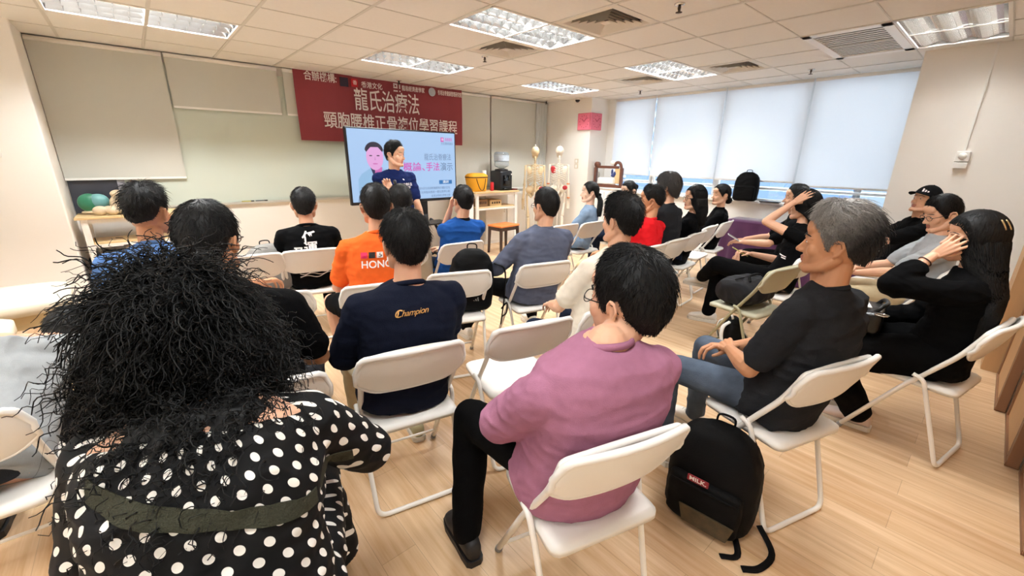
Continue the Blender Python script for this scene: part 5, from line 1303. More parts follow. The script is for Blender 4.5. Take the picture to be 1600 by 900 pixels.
    if hair:
        buf = HairBuf(); hm_ = hair.get('mat', hair_black)
        cap_hair(buf, HM, hair.get('line', 'man'), hair.get('top', .020), hair.get('side', .010), hair.get('n', 900), hair.get('len', .03), lift=hair.get('lift', .22), seed=sum(map(ord, key)), clump=hair.get('clump', .004), r=hair.get('r', .0011), forward=hair.get('forward', .5))
        if 'extra' in hair: hair['extra'](buf, HM, sp)
        ho = buf.obj('hair', hm_, t); PEOPLE.setdefault(key, {})['hair'] = ho
    PEOPLE.setdefault(key, {}).update(root=t, HM=HM, HR=HR, sp=sp, arms=arms, legs=legs, body=body, loc=loc, hz=hz, ring=ring)
    return t
def bvh_of(objs):
    vs, ps = [], []
    for o in objs:
        me = o.data; b = len(vs); vs += [v.co.copy() for v in me.vertices]; ps += [tuple(b+i for i in p.vertices) for p in me.polygons]
    return BVHTree.FromPolygons(vs, ps)
def print_on(key, name, me, m, place, off=.0025, target='shirt'):
    """lay a flat print on the garment; place maps (x, z) of the print to a ray (origin, direction) in the wearer's frame"""
    p = PEOPLE[key]; bv = bvh_of([p[target]]); bm = bmesh.new(); bm.from_mesh(me)
    bmesh.ops.triangulate(bm, faces=bm.faces)
    for _ in range(2):
        es = [e for e in bm.edges if e.calc_length() > .018]
        if es: bmesh.ops.subdivide_edges(bm, edges=es, cuts=1)
    for v in bm.verts:
        o_, d_ = place(v.co.x, v.co.y); h = bv.ray_cast(V(o_), V(d_).normalized())
        if h[0] is None: v.co = V(o_)+V(d_).normalized()*.3
        else: v.co = h[0]-V(d_).normalized()*off
    bpy.data.meshes.remove(me)
    return mesh_obj(name, bm, m, p['root'], False)
def back_place(key, t0, lat=0):
    """prints centred on the back at spine fraction t0"""
    sp = PEOPLE[key]['sp']; L = (sp(1)-sp(0)).length
    def f(x, z):
        c = sp(t0+z/L); return c+V((x+lat, -.45, .0)), V((0, 1, 0))
    return f
def front_place(key, t0, lat=0):
    sp = PEOPLE[key]['sp']; L = (sp(1)-sp(0)).length
    def f(x, z): c = sp(t0+z/L); return c+V((-x+lat, .45, 0)), V((0, -1, 0))
    return f
def poly_mesh(polys):
    bm = bmesh.new()
    for pl in polys: bm.faces.new([bm.verts.new((x, y, 0)) for x, y in pl])
    me = bpy.data.meshes.new('print'); bm.to_mesh(me); bm.free(); return me

# ---- wardrobe
black_t = cloth('black', '#080809'); black2 = cloth('black_soft', '#0c0c0e'); char_t = cloth('charcoal', '#26272a'); navy_sw = cloth('navy', '#141827', bump=.3)
orange_t = cloth('orange', '#e8662a'); royal = cloth('royal_blue', '#1f4e93'); slate = cloth('slate_blue', '#5a6073', bump=.2); denim = cloth('denim_light', '#7d92aa', bump=.4)
cream_t = cloth('cream', '#e6dccb'); red_t = cloth('red', '#d81f26'); mauve = cloth('mauve', '#a46f88', bump=.2); grey_polo = cloth('grey', '#a7abae'); navy_polo = cloth('navy_polo', '#15204a')
blue_t = cloth('blue', '#5c7fb5'); grey_tee = cloth('grey_tee', '#96999a'); khaki = cloth('khaki', '#b9a888'); trous = cloth('trouser_black', '#070708'); trous2 = cloth('trouser_charcoal', '#2a2c31')
stone = cloth('stone', '#d9c596'); white_top = cloth('white', '#e8e6e2'); dk_skirt = cloth('skirt_navy', '#1d2436')
jeans = mat('jeans_faded', '#515c6b', rough=.85, spec=.1, var=.75, vscale=9, bump=.3, bscale=260)
SH_B = (shoe_black, shoe_black); SH_W = (shoe_white, sole_white); SH_BW = (shoe_black, sole_white)
olive_shoe = mat('shoe_olive', '#b3ad8a', rough=.6, var=.15, vscale=20)
pink_shoe = mat('shoe_pink', '#d9c6bd', rough=.55, var=.06, vscale=20)

def polka():
    m = bpy.data.materials.new('polka_dots'); m.use_nodes = True; n = m.node_tree.nodes; l = m.node_tree.links; b = n['Principled BSDF']; b.inputs['Roughness'].default_value = .75; b.inputs['Specular IOR Level'].default_value = .25
    uvn = n.new('ShaderNodeUVMap'); uvn.uv_map = 'wrap'; sx = n.new('ShaderNodeSeparateXYZ'); l.new(uvn.outputs[0], sx.inputs[0])
    def M(op, a, b_=None, c=None):
        x = n.new('ShaderNodeMath'); x.operation = op
        for i, v in enumerate((a, b_, c)):
            if v is None: continue
            if isinstance(v, (int, float)): x.inputs[i].default_value = v
            else: l.new(v, x.inputs[i])
        return x.outputs[0]
    SX, SY, RD = .060, .040, .0118
    row = M('FLOOR', M('DIVIDE', sx.outputs[1], SY)); odd = M('MULTIPLY', M('FLOORED_MODULO', row, 2.0), .5)
    fu = M('SUBTRACT', M('FRACT', M('ADD', M('DIVIDE', sx.outputs[0], SX), odd)), .5); fv = M('SUBTRACT', M('FRACT', M('DIVIDE', sx.outputs[1], SY)), .5)
    du = M('MULTIPLY', fu, SX); dv = M('MULTIPLY', fv, SY); d = M('SQRT', M('ADD', M('MULTIPLY', du, du), M('MULTIPLY', dv, dv)))
    k = M('LESS_THAN', d, RD); mx = n.new('ShaderNodeMix'); mx.data_type = 'RGBA'; l.new(k, mx.inputs[0]); mx.inputs[6].default_value = lin('#08080a'); mx.inputs[7].default_value = lin('#ece8e0')
    l.new(mx.outputs[2], b.inputs['Base Color']); return m
def wrap_uv(o, H0, rad=.20):
    me = o.data; uvl = me.uv_layers.new(name='wrap'); n = len(me.vertices); co = np.empty(n*3, np.float32); me.vertices.foreach_get('co', co); co = co.reshape(-1, 3)
    a = np.arctan2(co[:, 0], .16-co[:, 1]); u = a*.33; v = co[:, 2]+.75*co[:, 1]
    vi = np.empty(len(me.loops), np.int32); me.loops.foreach_get('vertex_index', vi); uvl.data.foreach_set('uv', np.stack([u[vi], v[vi]], -1).ravel().astype(np.float32))

def CB(k): p, a = CHAIRS[k]; return (p.x, p.y), a
def sit(key, ck, label, head, look, **kw):
    (x, y), a = CB(ck); yaw = kw.pop('yaw', a)
    return person(key, label, (x, y), yaw, head, hyaw=look, **kw)
def H(**k): return k

# ---- presenter
person('presenter', 'standing presenter in navy polo shirt in front of the screen, one hand raised', (1.80, -1.95), 276, (1.80, -1.96, 1.665), hyaw=302, hpitch=-3, skin_k='light', stand=True, sw=.185, gw=1.08, gd=1.1,
       shirt=navy_polo, shirt_name='polo_shirt', trousers=trous2, shoe=SH_B, collar=('polo', navy_polo), eyes=True, fat=1.14,
       hands={1: (1.625, -2.20, 1.175), -1: (2.07, -2.0, .80)}, hints={1: (.9, -.1, -.8), -1: (-.4, -.8, 0)}, hand_kw={1: H(curl=1.0, d=(-.3, .35, .8), back=(.3, .8, -.2), thumb=(-.8, .1, .3)), -1: H(curl=.35)},
       hair=H(line='mature', top=.022, side=.008, n=1500, len=.026, lift=.3, mat=hair_black))
print_on('presenter', 'chest_print', text_mesh('治脊學會', .032, bold=.0006, extrude=0, align='CENTER'), white_ink, front_place('presenter', .70, -.09))
print_on('presenter', 'chest_print', text_mesh('講師', .028, bold=.0006, extrude=0, align='CENTER'), white_ink, front_place('presenter', .63, -.105))
bm = bmesh.new(); lathe(bm, [(.014, 0), (.014, .003)], 16); o = mesh_obj('badge', bm, white_ink, PEOPLE['presenter']['root']); q = PEOPLE['presenter']['sp'](.80); o.location = q+V((-.035, .118, 0)); o.rotation_euler = (-PI/2+.2, 0, 0)
pr = PEOPLE['presenter']; wr = pr['root'].matrix_basis @ pr['arms'][1][2]
t = thing('microphone', 'small dark microphone in the raised hand of the presenter', 'microphone', (wr.x+.015, wr.y-.045, wr.z+.03))
bm = bmesh.new(); tube(bm, [(0, 0, -.05), (0, 0, .05)], [.009, .012], 12); mesh_obj('handle', bm, black_plastic, t)
bm = bmesh.new(); ell(bm, (0, 0, .065), (.018, .018, .021)); mesh_obj('mesh_head', bm, mat('mic_mesh', '#3a3a3c', rough=.5, metal=.6, bump=.6, bscale=500), t)
bm = bmesh.new(); wl_ = pr['arms'][-1]; d = (wl_[2]-wl_[1]).normalized(); c = wl_[2]-d*.02; tube(bm, [c+(d.cross(V((0, 1, 0))).normalized()*math.cos(k*PI/10)+V((0, 1, 0))*math.sin(k*PI/10))*.0285 for k in range(20)], .007, 6, closed=True, flat=1.6); wb = mesh_obj('wristwatch', bm, black_plastic, pr['root'])

# ---- front rows
sit('calligraphy', 'C12', 'seated person in black T-shirt with white brush characters, seen from behind', (.69, -2.55, 1.262), 72, skin_k='mid', shirt=black_t, shirt_name='t_shirt', trousers=trous, shoe=SH_B, collar=('crew', black_t), gw=1.03, sw=.175,
    hair=H(line='man', top=.022, side=.012, n=1200, len=.03))
pl = back_place('calligraphy', .82, -.0)
print_on('calligraphy', 'back_print', text_mesh('任', .105, bold=.002, extrude=0, align='CENTER'), white_ink, pl)
print_on('calligraphy', 'back_print', text_mesh('運', .105, bold=.002, extrude=0, align='CENTER'), white_ink, back_place('calligraphy', .645, .005))
print_on('calligraphy', 'back_print', text_mesh('又', .07, bold=.003, extrude=0, align='CENTER'), white_ink, back_place('calligraphy', .60, -.085))
wv = []
for j in range(4):
    n = 18
    for k in range(n):
        x0, x1 = -.11+.24*k/n, -.11+.24*(k+1)/n; f = lambda x: .012*math.sin(x*38+j*1.3)-.017*j+.02*(x*3)
        wv.append([(x0, f(x0)), (x1, f(x1)), (x1, f(x1)+.005), (x0, f(x0)+.005)])
for k in range(14):
    a0, a1 = k*.45, (k+1)*.45; r0_, r1_ = .028-.0016*k, .028-.0016*(k+1)
    wv.append([(-.07+r0_*math.cos(a0), .03+r0_*math.sin(a0)), (-.07+r1_*math.cos(a1), .03+r1_*math.sin(a1)), (-.07+(r1_-.008)*math.cos(a1), .03+(r1_-.008)*math.sin(a1)), (-.07+(r0_-.008)*math.cos(a0), .03+(r0_-.008)*math.sin(a0))])
print_on('calligraphy', 'wave_print', poly_mesh(wv), white_ink, back_place('calligraphy', .24, .01))
sit('orange', 'C9', 'seated person in bright orange T-shirt and black shorts', (.80, -3.70, 1.35), 74, skin_k='mid', shirt=orange_t, shirt_name='t_shirt', trousers=trous, legs_short=True, shoe=SH_B, collar=('crew', orange_t), gw=1.05, sw=.178,
    feet={-1: (-.22, .30), 1: (.14, .40)}, knees={-1: V((-.26, .40, .515))}, hair=H(line='man', top=.022, side=.011, n=1300, len=.03))
sq = []
for i in range(3): sq.append([(-.115+.045*i, .028), (-.078+.045*i, .028), (-.078+.045*i, .062), (-.115+.045*i, .062)])
for i, (m_, nm) in enumerate(((mat('print_magenta', '#d3184f', rough=.7), 'red_square'), (mat('print_black', '#1a1416', rough=.7), 'black_square'), (white_ink, 'white_square'))):
    print_on('orange', nm, poly_mesh([sq[i]]), m_, back_place('orange', 0.735, 0), off=.003)
print_on('orange', 'wheelchair_mark', poly_mesh([[(-.006+.010*math.cos(k*PI/6), .041+.010*math.sin(k*PI/6)) for k in range(7, 14)]+[(-.006+.006*math.cos(k*PI/6), .041+.006*math.sin(k*PI/6)) for k in range(13, 6, -1)], [(-.009, .044), (-.005, .044), (-.003, .056), (-.007, .056)], [(-.006, .046), (.004, .046), (.006, .040), (-.004, .043)]]), mat('print_black', '#1a1416'), back_place('orange', 0.735, 0), off=.0045)
print_on('orange', 'back_print', text_mesh('C', .05, bold=.0012, extrude=0), white_ink, back_place('orange', 0.770, .032))
print_on('orange', 'back_print', text_mesh('HONG KONG', .058, bold=.0012, extrude=0), white_ink, back_place('orange', 0.715, -.115))
sit('hidden_front', 'C27', 'seated dark haired person mostly hidden behind the orange T-shirt', (1.36, -2.90, 1.285), 80, skin_k='mid', shirt=black2, shirt_name='t_shirt', trousers=stone, shoe=SH_B, hair=H(line='full', top=.024, side=.014, n=1100, len=.035, clump=.007))
sit('royal', 'C8', 'seated person in royal blue polo shirt with a hand at the face', (1.88, -3.08, 1.275), 84, skin_k='light', shirt=royal, shirt_name='polo_shirt', trousers=dk_skirt, shoe=SH_BW, collar=('polo', black2), gw=1.05, sw=.172,
    hands={-1: (1.835, -2.935, 1.055)}, hints={-1: (-.05, .5, -1)}, hand_kw={-1: H(curl=.8, d=(.15, -.2, 1), back=(-.6, .7, 0), thumb=(.6, -.6, .2))}, hair=H(line='man', top=.018, side=.010, n=1100, len=.026))
sit('blue_tee', 'C26', 'seated man with faded haircut in blue T-shirt near the left table', (-.28, -3.38, 1.36), 55, skin_k='tan', shirt=blue_t, shirt_name='t_shirt', trousers=trous2, shoe=SH_B, collar=('crew', blue_t), gw=1.05, sw=.18,
    hands={1: (.12, -3.60, .825)}, hints={1: (.5, -.5, -.4)}, hand_kw={1: H(curl=.7, back=(.2, .3, 1))}, hair=H(line='fade', top=.030, side=.007, n=1700, len=.032, lift=.5, clump=.006))

# ---- middle rows
sit('jacket', 'C6', 'seated man with glasses in grey blue jacket, seen from behind', (1.97, -4.03, 1.31), 88, skin_k='light', shirt=slate, shirt_name='jacket', sleeve='long', trousers=trous, shoe=SH_W, collar=('polo', slate), gw=1.16, gd=1.1, sw=.188,
    feet={-1: (-.36, .46), 1: (.30, .46)}, hands={-1: (1.74, -3.66, .66), 1: (2.13, -3.74, .66)}, hair=H(line='man', top=.016, side=.009, n=1300, len=.03, lift=.12), fat=1.05)
sit('cream_tee', 'C28', 'seated black haired man in cream T-shirt turned towards the screen', (1.635, -4.925, 1.335), 88, skin_k='light', shirt=cream_t, shirt_name='t_shirt', trousers=dk_skirt, shoe=SH_W, collar=('crew', cream_t), gw=1.02,
    feet={-1: (-.10, .62), 1: (.20, .55)}, hair=H(line='man', top=.030, side=.012, n=2400, len=.030, lift=.40, clump=.007))
sit('red_tee', 'C15', 'seated man in bright red T-shirt with short black hair', (3.19, -4.17, 1.293), 118, skin_k='tan', shirt=red_t, shirt_name='t_shirt', trousers=stone, shoe=SH_BW, collar=('crew', red_t), hair=H(line='fade', top=.026, side=.010, n=1300, len=.028, lift=.35))
sit('tall_grey', 'C16', 'tall seated person with thick grey black hair in dark grey top', (3.56, -4.11, 1.395), 100, hints={-1: (-.3, -.4, -.8), 1: (.25, -.4, -.9)}, skin_k='light', shirt=char_t, shirt_name='t_shirt', trousers=trous, shoe=SH_B, collar=('crew', char_t), hair=H(line='full', top=.030, side=.022, n=1800, len=.06, mat=hair_salt, lift=.12, clump=.006))
def long_back(z_end, w=.13, y0=-.03, nst=420, r=.0015, wave=0, front=False, seed=2):
    def f(buf, HM, sp):
        c = HM.translation; rings = []
        L = c.z-z_end
        for k in range(7):
            u = k/6; z = c.z+.01-u*(L+.01); tt = max(.2, min(1.0, (z-sp(0).z)/max(.01, (sp(1)-sp(0)).z)))
            s_ = sp(tt); y = (c.y-.02)*(1-min(1, u*2))+(s_.y-.085)*min(1, u*2); x = c.x*(1-min(1, u*1.5))+s_.x*min(1, u*1.5)
            rx = .096+(w-.096)*min(1, u*1.6); ry = .106-.058*min(1, u*1.8)
            rings.append((x, y, z, rx*(1-.25*max(0, u-.75)/.25), ry))
        hang_hair(buf, rings, nst, r=r, seed=seed, wave=wave)
        g = np.random.default_rng(seed+9); n = int(nst*1.6); a = g.uniform(math.radians(62), math.radians(298), n); q0 = g.uniform(.08, 1.1, n); path = []; Rg = np.array(rings); e = g.uniform(.55, 1.0, n); tk = g.uniform(.014, .022, n)
        for k in range(8):
            pt, _ = skull_pt(a+.10*np.sin(a)*(1-k/7), q0+(1.62-q0)*k/7, tk); path.append(xf(HM, pt))
        last = path[-1]
        for k in range(1, 15):
            uu = (.12+(e-.12)*k/14)*6; i = np.clip(uu.astype(int), 0, 5); f_ = (uu-i)[:, None]; wr_ = Rg[i]*(1-f_)+Rg[i+1]*f_
            tgt = np.stack([wr_[:, 0]+wr_[:, 3]*1.02*np.sin(a), wr_[:, 1]+wr_[:, 4]*1.04*np.cos(a), wr_[:, 2]], -1); b_ = min(1, k/4)
            path.append(tgt*b_+(last+np.array([0, 0, -1.])*(last[:, 2:3]-tgt[:, 2:3]))*(1-b_)+g.normal(0, .0008, (n, 3)))
        v, q = strands_arr(np.stack(path, 1), r*1.1*g.uniform(.7, 1.4, n), .5); buf.add(v, q)
    return f
def ponytail(z_end, w=.035, tie=(0, -.105, -.02), seed=4):
    def f(buf, HM, sp):
        c = HM @ V(tie); L = c.z-z_end; rings = []
        for k in range(8):
            u = k/7; rings.append((c.x*(1-u)+sp(.7).x*u, c.y-.035*math.sin(min(1, u*3)*PI/2)-.02*u, c.z-u*L, w*(.55+1.2*u-1.15*u*u+.1), w*(.55+1.1*u-1.05*u*u+.1)))
        hang_hair(buf, rings, 260, r=.0014, seed=seed)
        bm = bmesh.new(); ell(bm, c+V((0, -.012, .0)), (.02, .03, .02)); buf.add_mesh(remesh(bm, .006, 2))
    return f
def bun(at=(0, -.115, .03), r=.038, seed=5):
    def f(buf, HM, sp):
        c = HM @ V(at); bm = bmesh.new(); ell(bm, c, (r, r*.85, r)); me = remesh(bm, .006, 2); wrinkle(me, .006, (40, 40, 40), seed); buf.add_mesh(me)
        g = np.random.default_rng(seed); P = []
        for k in range(120):
            ax = g.normal(0, 1, 3); ax /= np.linalg.norm(ax); b_ = np.cross(ax, [.3, .5, .8]); b_ /= np.linalg.norm(b_); d_ = np.cross(ax, b_)
            P.append([np.array(c)+(b_*math.cos(q*.55)+d_*math.sin(q*.55))*r*1.04 for q in range(8)])
        for k in range(14):
            d_ = g.normal(0, 1, 3)+np.array([0, -.6, .5]); d_ /= np.linalg.norm(d_); P.append([np.array(c)+d_*(r+.005*q) for q in range(8)])
        v, q = strands_arr(np.array(P), .0016); buf.add(v, q)
    return f
sit('denim', 'C13', 'seated woman with low ponytail in light denim shirt, in profile', (3.86, -2.93, 1.255), 140, yaw=112, skin_k='pale', female=True, sw=.150, shirt=denim, shirt_name='denim_shirt', sleeve='long', trousers=denim, skirt=True, shoe=SH_W, collar=('polo', denim), eyes=True,
    hair=H(line='tied', top=.012, side=.009, n=900, len=.05, lift=.03, clump=.002, extra=ponytail(.84)))
sit('bun_woman', 'C29', 'seated woman with small hair bun in white top by the windows', (4.58, -3.0, 1.252), 165, yaw=120, hpitch=-12, skin_k='pale', female=True, sw=.150, shirt=white_top, shirt_name='blouse', sleeve='short', trousers=dk_skirt, shoe=SH_W, eyes=True,
    hair=H(line='tied', top=.012, side=.009, n=900, len=.05, lift=.04, clump=.003, extra=bun()))
sit('long_glasses', 'C17', 'seated woman with long black hair and glasses in black top', (4.06, -4.15, 1.272), 138, yaw=104, hints={-1: (-.2, -.4, -.9), 1: (.3, -.4, -.8)}, skin_k='light', female=True, sw=.150, shirt=black2, shirt_name='blouse', sleeve='long', trousers=dk_skirt, skirt=True, shoe=SH_B, eyes=True,
    hair=H(line='woman', top=.014, side=.012, n=900, len=.06, lift=.03, clump=.003, extra=long_back(.86, .10)))
glasses(PEOPLE['long_glasses']['HM'], PEOPLE['long_glasses']['root'], glasses_black)
sit('blazer', 'C19', 'seated woman with low bun in black blazer before the purple drape', (5.07, -3.99, 1.248), 140, yaw=116, skin_k='light', female=True, sw=.158, gw=1.08, shirt=black_t, shirt_name='blazer', sleeve='long', trousers=trous, shoe=SH_B, collar=('polo', black_t), eyes=True,
    hair=H(line='tied', top=.013, side=.010, n=900, len=.05, lift=.04, clump=.003, extra=bun((0, -.10, -.06), .042)))

# ---- right side
sit('elbow_up', 'C21', 'seated woman in black T-shirt holding her head, elbow raised, phone in the other hand', (3.93, -5.17, 1.295), 82, yaw=104, skin_k='light', female=True, sw=.155, shirt=black_t, shirt_name='t_shirt', sleeve='cap', trousers=trous, shoe=SH_W, flare=1.15, detail=2,
    hands={-1: (3.825, -5.115, 1.185), 1: (3.92, -4.84, .685)}, hints={-1: (-.35, .9, -.25), 1: (.3, -.4, -.8)}, knees={-1: V((-.02, .46, .60)), 1: V((.12, .44, .50))}, feet={-1: V((.30, .62, .36)), 1: (.06, .48)},
    hand_kw={-1: H(curl=.38, d=(.22, -.62, .60), back=(-.92, -.05, .35), thumb=(-.3, -.8, .2)), 1: H(curl=.7, d=(-.5, .7, .1), back=(.3, .2, .9))},
    hair=H(line='woman', top=.016, side=.014, n=1100, len=.06, lift=.03, clump=.003, extra=long_back(.93, .115)))
print_on('elbow_up', 'sleeve_print', poly_mesh([[(-.02, 0), (.03, .01), (.03, .018), (-.02, .008)], [(-.02, -.015), (.015, -.008), (.015, 0), (-.02, -.007)]]), white_ink, lambda x, z: (PEOPLE['elbow_up']['sp'](.5)+V((-.5, x+.07, z)), V((1, 0, 0))))
sit('face_sliver', 'C30', 'seated man in black shorts whose face shows past the raised elbow', (4.66, -4.90, 1.30), 118, yaw=106, skin_k='light', shirt=black2, shirt_name='t_shirt', trousers=black_t, legs_short=True, shoe=SH_W, eyes=True,
    hands={-1: (4.40, -4.58, .70), 1: (4.60, -4.52, .70)}, hair=H(line='fade', top=.020, side=.009, n=900, len=.025))
sit('cap_man', 'C31', 'seated man in black cap and black T-shirt against the cream pillar', (5.20, -5.79, 1.32), 142, yaw=112, hpitch=14, skin_k='light', shirt=black_t, shirt_name='t_shirt', trousers=trous, shoe=SH_W, collar=('crew', black_t), eyes=True, gw=1.1, gd=1.05, sw=.185,
    hands={-1: (4.92, -5.38, .72), 1: (5.15, -5.30, .68)}, hair=H(line='man', top=.006, side=.008, n=600, len=.022))
pc = PEOPLE['cap_man']; HMc = pc['HM']; bm = bmesh.new(); NA = 40
P_ = []
for j in range(9):
    row = []
    for i in range(NA):
        a = 2*PI*i/NA; zed = .050 if abs(math.atan2(math.sin(a), math.cos(a))) < 1.2 else .030; q_ = float(z2q(zed))*j/8
        pt, _ = skull_pt(np.array([a]), np.array([max(.02, q_)]), np.array([.017+.004*math.cos(q_)])); row.append(bm.verts.new(HMc @ V(pt[0])))
    P_.append(row)
for A_, B_ in zip(P_, P_[1:]):
    for i in range(NA): bm.faces.new((A_[i], B_[i], B_[(i+1) % NA], A_[(i+1) % NA]))
bm.faces.new(list(reversed(P_[0])))
ell(bm, HMc @ V((0, CY, CZ+RZ+.021)), (.006, .006, .004))
cap = mesh_obj('cap', bm, black_t, pc['root'])
bm = bmesh.new(); R1, R2 = [], []
for i in range(15):
    a = -1.15+2.3*i/14
    pt, _ = skull_pt(np.array([a]), z2q(np.array([.054])), np.array([.015])); p_ = V(pt[0]); out = p_+V((math.sin(a)*.01, .070*math.cos(a)**.7, -.012-.012*abs(math.sin(a))))
    R1.append((p_, out))
up_ = [[bm.verts.new(HMc @ (a_+V((0, 0, .003)))) for a_, b_ in R1], [bm.verts.new(HMc @ (b_+V((0, 0, .003)))) for a_, b_ in R1]]; dn_ = [[bm.verts.new(HMc @ (a_-V((0, 0, .002)))) for a_, b_ in R1], [bm.verts.new(HMc @ (b_-V((0, 0, .002)))) for a_, b_ in R1]]
for i in range(14):
    bm.faces.new((up_[0][i], up_[0][i+1], up_[1][i+1], up_[1][i])); bm.faces.new((dn_[0][i], dn_[1][i], dn_[1][i+1], dn_[0][i+1])); bm.faces.new((up_[1][i], up_[1][i+1], dn_[1][i+1], dn_[1][i]))
mesh_obj('brim', bm, black_t, cap)
bm = bmesh.new(); f0 = HMc @ V((-.035, .112, .085))
for i, (w_, h_) in enumerate(((.010, .012), (.010, .020), (.010, .030))):
    vs = [bm.verts.new(HMc @ V((-.070+.016*i+u_, .082+.010*i, .066+z_))) for u_, z_ in ((0, 0), (.013, 0), (.013-.004, h_), (-.004, h_*.8))]; bm.faces.new(vs)
lg = mesh_obj('cap_logo', bm, white_ink, cap, False); lg.modifiers.new('s', 'SOLIDIFY').thickness = .004
print_on('cap_man', 'chest_print', poly_mesh([[(-.06, -.01), (-.01, .0), (.0, .03), (-.05, .03)], [(0, -.01), (.06, .005), (.035, .018), (.02, .035), (.0, .02)], [(-.05, -.035), (.0, -.025), (.02, -.012), (-.04, -.015)]]), white_ink, front_place('cap_man', .68, -.03))
sit('grey_polo', 'C32', 'seated man with glasses in light grey polo looking down, hands folded', (4.09, -5.99, 1.30), 128, yaw=106, hpitch=-18, skin_k='light', shirt=grey_polo, shirt_name='polo_shirt', trousers=khaki, shoe=SH_B, collar=('polo', grey_polo), eyes=True, detail=2,
    hands={-1: (3.96, -5.62, .665), 1: (4.0, -5.60, .70)}, hints={-1: (-.6, -.5, -.4)}, hand_kw={-1: H(curl=.5), 1: H(curl=.5)}, hair=H(line='man', top=.022, side=.012, n=1500, len=.035, lift=.12))
glasses(PEOPLE['grey_polo']['HM'], PEOPLE['grey_polo']['root'], mat('glasses_bronze', '#3a3230', rough=.3, metal=.4), False)
sit('hair_clips', 'C5', 'seated woman with very long black hair and two hair clips, hand in her hair', (2.83, -6.20, 1.295), 112, yaw=92, skin_k='light', female=True, sw=.170, gw=1.2, gd=1.15, shirt=black_t, shirt_name='blouse', sleeve='rolled', trousers=black_t, shoe=(pink_shoe, sole_white), detail=2, flare=1.45,
    hands={-1: (2.705, -6.085, 1.065)}, hints={-1: (-.55, .8, -.35)}, feet={-1: (-.07, .20), 1: (.14, .30)}, hand_kw={-1: H(curl=.30, spread=1.3, d=(.24, -.66, .72), back=(-.95, -.1, .25), thumb=(0, -.2, -1))},
    hair=H(line='woman', top=.022, side=.022, n=1500, len=.07, lift=.02, clump=.002, extra=long_back(.64, .185, nst=1000, r=.0017)))
pc = PEOPLE['hair_clips']
for i in range(2):
    a = math.radians(-118-16*i); pts = []
    for k in range(6):
        pt, _ = skull_pt(np.array([a-.02*k]), np.array([.80+.085*k]), np.array([.023])); pts.append(pc['HM'] @ V(pt[0]))
    bm = bmesh.new(); tube(bm, pts, .0035, 6); mesh_obj('hair_clip', bm, mat('clip_gold', '#c9b183', rough=.3, metal=.7), pc['root'])
A_ = pc['arms'][-1]; d = (A_[2]-A_[1]).normalized(); c = A_[2]-d*.045; x_ = d.cross(V((0, 0, 1))).normalized(); y_ = d.cross(x_)
bm = bmesh.new(); tube(bm, [c+(x_*math.cos(k*PI/12)+y_*math.sin(k*PI/12))*.0285 for k in range(24)], .0032, 6, closed=True); mesh_obj('bracelet', bm, mat('cord_brown', '#5a4034', rough=.7), pc['root'])
def grey_side(buf, HM, sp): pass
sit('grey_hair', 'C4', 'seated grey haired man in profile in dark grey T-shirt and faded jeans', (1.70, -5.865, 1.362), 98, yaw=76, skin_k='tan', shirt=char_t, shirt_name='t_shirt', trousers=jeans, shoe=SH_W, collar=('crew', char_t), eyes=True, detail=2, gw=1.08, gd=1.06, sw=.178,
    hands={-1: (1.655, -5.575, .675), 1: (1.765, -5.545, .645)}, hints={-1: (-.75, -.25, -.5)}, hand_kw={-1: H(curl=.75, d=(.75, .55, -.1), back=(-.2, .5, .8)), 1: H(curl=.6, d=(-.6, .6, 0))}, feet={-1: (-.24, .36), 1: (.14, .46)}, knees={-1: V((-.20, .42, .51)), 1: V((.13, .45, .53))},
    hair=H(line='mature', top=.031, side=.010, n=4200, len=.050, lift=.27, mat=hair_grey, clump=.015, r=.0012, forward=-1.6), head_k=1.06)
pc = PEOPLE['grey_hair']; hm2 = hair_grey.copy(); hm2.name = 'hair_grey_to_black'; pc['hair'].data.materials[0] = hm2
n_ = hm2.node_tree.nodes; l_ = hm2.node_tree.links; tc_ = n_.new('ShaderNodeTexCoord'); sx_ = n_.new('ShaderNodeVectorMath'); sx_.operation = 'DOT_PRODUCT'; dv_ = pc['HR'] @ V((0, .75, .66)); sx_.inputs[1].default_value = dv_
l_.new(tc_.outputs['Object'], sx_.inputs[0]); mr_ = n_.new('ShaderNodeMapRange'); c0_ = (pc['HM'] @ V((0, -.02, .03))).dot(dv_); mr_.inputs[1].default_value = c0_-.05; mr_.inputs[2].default_value = c0_+.06; l_.new(sx_.outputs['Value'], mr_.inputs[0])
mx_ = n_.new('ShaderNodeMix'); mx_.data_type = 'RGBA'; bs_ = n_['Principled BSDF']; old = bs_.inputs['Base Color'].links[0].from_socket; l_.new(mr_.outputs[0], mx_.inputs[0]); mx_.inputs[6].default_value = lin('#2c2a2a'); l_.new(old, mx_.inputs[7]); l_.new(mx_.outputs[2], bs_.inputs['Base Color'])
sit('mauve', 'C3', 'seated broad person in mauve pink T-shirt with glasses, seen from behind', (.800, -5.545, 1.255), 92, yaw=73, sdrop=.085, sh=(.665, -5.58, 1.0), skin_k='light', shirt=mauve, shirt_name='t_shirt', sleeve='elbow', trousers=trous, shoe=SH_B, collar=('crew', mauve), detail=2, gw=1.28, gd=1.22, sw=.205, fat=1.1, neckw=1.12, hy=.055,
    hands={-1: (.66, -5.17, .62), 1: (.80, -5.20, .64)}, hints={-1: (-.9, -.1, -.4), 1: (.9, -.1, -.4)}, knees={-1: V((-.23, .43, .50)), 1: V((.16, .43, .50))}, feet={-1: (-.31, .27), 1: (.2, .34)}, flare=1.12,
    hair=H(line='man', top=.026, side=.015, n=3400, len=.028, lift=.22, clump=.006, r=.0011), head_k=1.19)
